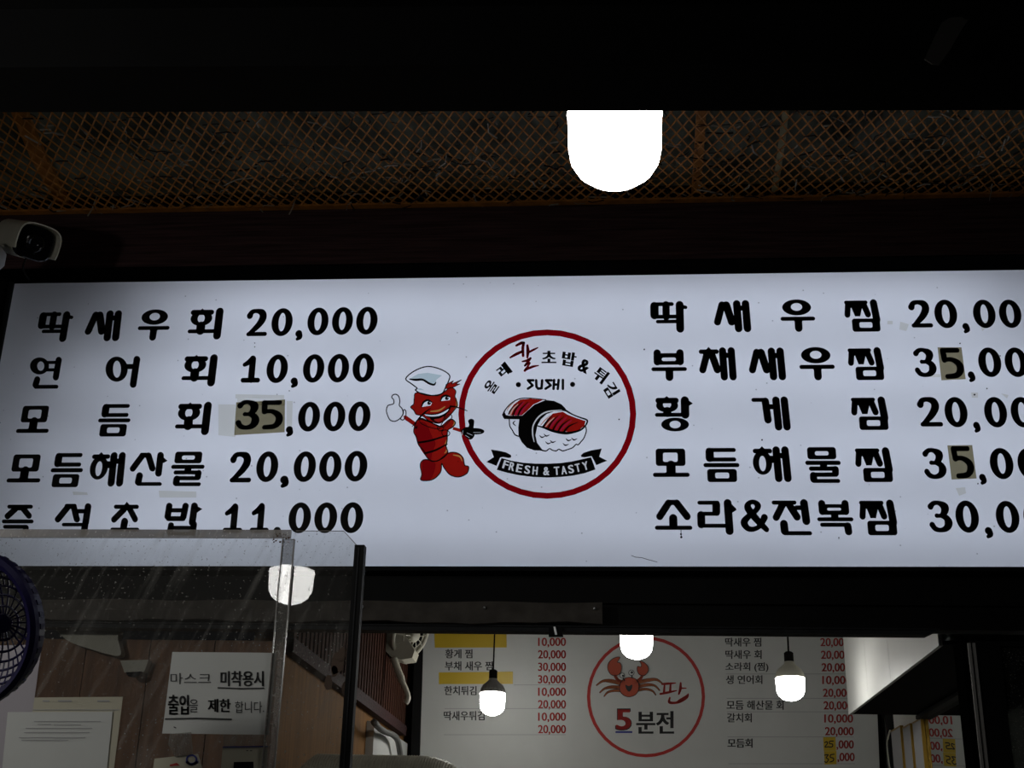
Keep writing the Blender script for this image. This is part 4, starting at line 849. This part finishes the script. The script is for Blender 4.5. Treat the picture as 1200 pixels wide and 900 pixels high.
# ------------------------------------------------------------------ security camera at upper left
ctr = U(41, 285, 3.15)
sec = thing('security_camera', ctr+Vector((-.05, .12, .0)), 'cream bullet security camera with black front glass left above the lit sign', 'camera')
fw = Vector((.66, -.66, -.42)).normalized(); sx_ = fw.cross(Vector((0, 0, 1))).normalized()*-1; sy_ = Vector((0,0,1)); sy_ = (sy_-fw*sy_.dot(fw)).normalized()
def rsq(c, hw, hh, z, n=24, p=3.2):
    o = []
    for k in range(n):
        a = 2*math.pi*k/n; ca, sa = math.cos(a), math.sin(a); o.append(c+fw*z+sx_*(hw*abs(ca)**(2/p)*(1 if ca > 0 else -1))+sy_*(hh*abs(sa)**(2/p)*(1 if sa > 0 else -1)))
    return o
def loft(rings):
    mb = MB(); n = len(rings[0]); vs = [v for r in rings for v in r]; fs = [(i*n+k, i*n+(k+1) % n, (i+1)*n+(k+1) % n, (i+1)*n+k) for i in range(len(rings)-1) for k in range(n)]
    fs += [tuple(range(n)), tuple(range((len(rings)-1)*n, len(rings)*n))]; return mb.add(vs, fs)
hw, hh = .055, .050
loft([rsq(ctr, hw*.8, hh*.8, -.20), rsq(ctr, hw*.95, hh*.95, -.19), rsq(ctr, hw*.98, hh*.98, -.02)]).build('body', 'cream', sec, True)
loft([rsq(ctr, hw*.99, hh*.99, -.022), rsq(ctr, hw*.99, hh*.99, -.004), rsq(ctr, hw*.92, hh*.92, .0)]).build('front_glass', 'glassblack', sec)
MB().lathe([(.026, .0), (.026, .004), (.020, .006), (.016, .001), (.004, .003)], ctr+fw*.0005, 24, sx_, sy_, fw).build('lens', 'glassblack', sec, True)
mb = MB(); vs = []; N_ = 17
for z in (-.2, .035):
    for sc2 in (1.06, 1.13):
        for k in range(N_):
            a = math.pi*(-.12+1.24*k/(N_-1)); ca, sa = math.cos(a), math.sin(a); p = 3.2
            vs.append(ctr+fw*(z-.0*k)+sx_*(hw*sc2*abs(ca)**(2/p)*(1 if ca > 0 else -1))+sy_*(hh*sc2*abs(sa)**(2/p)*(1 if sa > 0 else -1)))
fs = []
for k in range(N_-1):
    fs += [(k, k+1, N_+k+1, N_+k), (2*N_+k, 2*N_+k+1, 3*N_+k+1, 3*N_+k), (k, k+1, 2*N_+k+1, 2*N_+k), (N_+k, N_+k+1, 3*N_+k+1, 3*N_+k)]
fs += [(0, N_, 3*N_, 2*N_), (N_-1, 2*N_-1, 4*N_-1, 3*N_-1)]
mb.add(vs, fs).build('sun_hood', 'cream', sec)
MB().tube([ctr-fw*.12, ctr-fw*.20, ctr-fw*.21+Vector((-.12,.06,.03)), ctr-fw*.21+Vector((-.16,.2,.03))], .014, 10).build('bracket', 'cream', sec)
MB().tube(catmull([tuple(v) for v in (ctr-fw*.04-sy_*.045, U(27,312,3.2), U(29,320,3.3), U(34,327,3.45))], 5), .0028, 6).build('cable', 'dark', sec)
jb = thing('junction_dome', U(-4, 303, 3.1), 'rounded pale lump of a second fitting at the far left edge beside the camera', 'fitting')
MB().lathe([(.001, -.045), (.03, -.035), (.046, -.01), (.046, .02), (.03, .04), (.001, .045)], U(-14, 303, 3.1), 20).build('dome', 'greyplastic', jb, True)
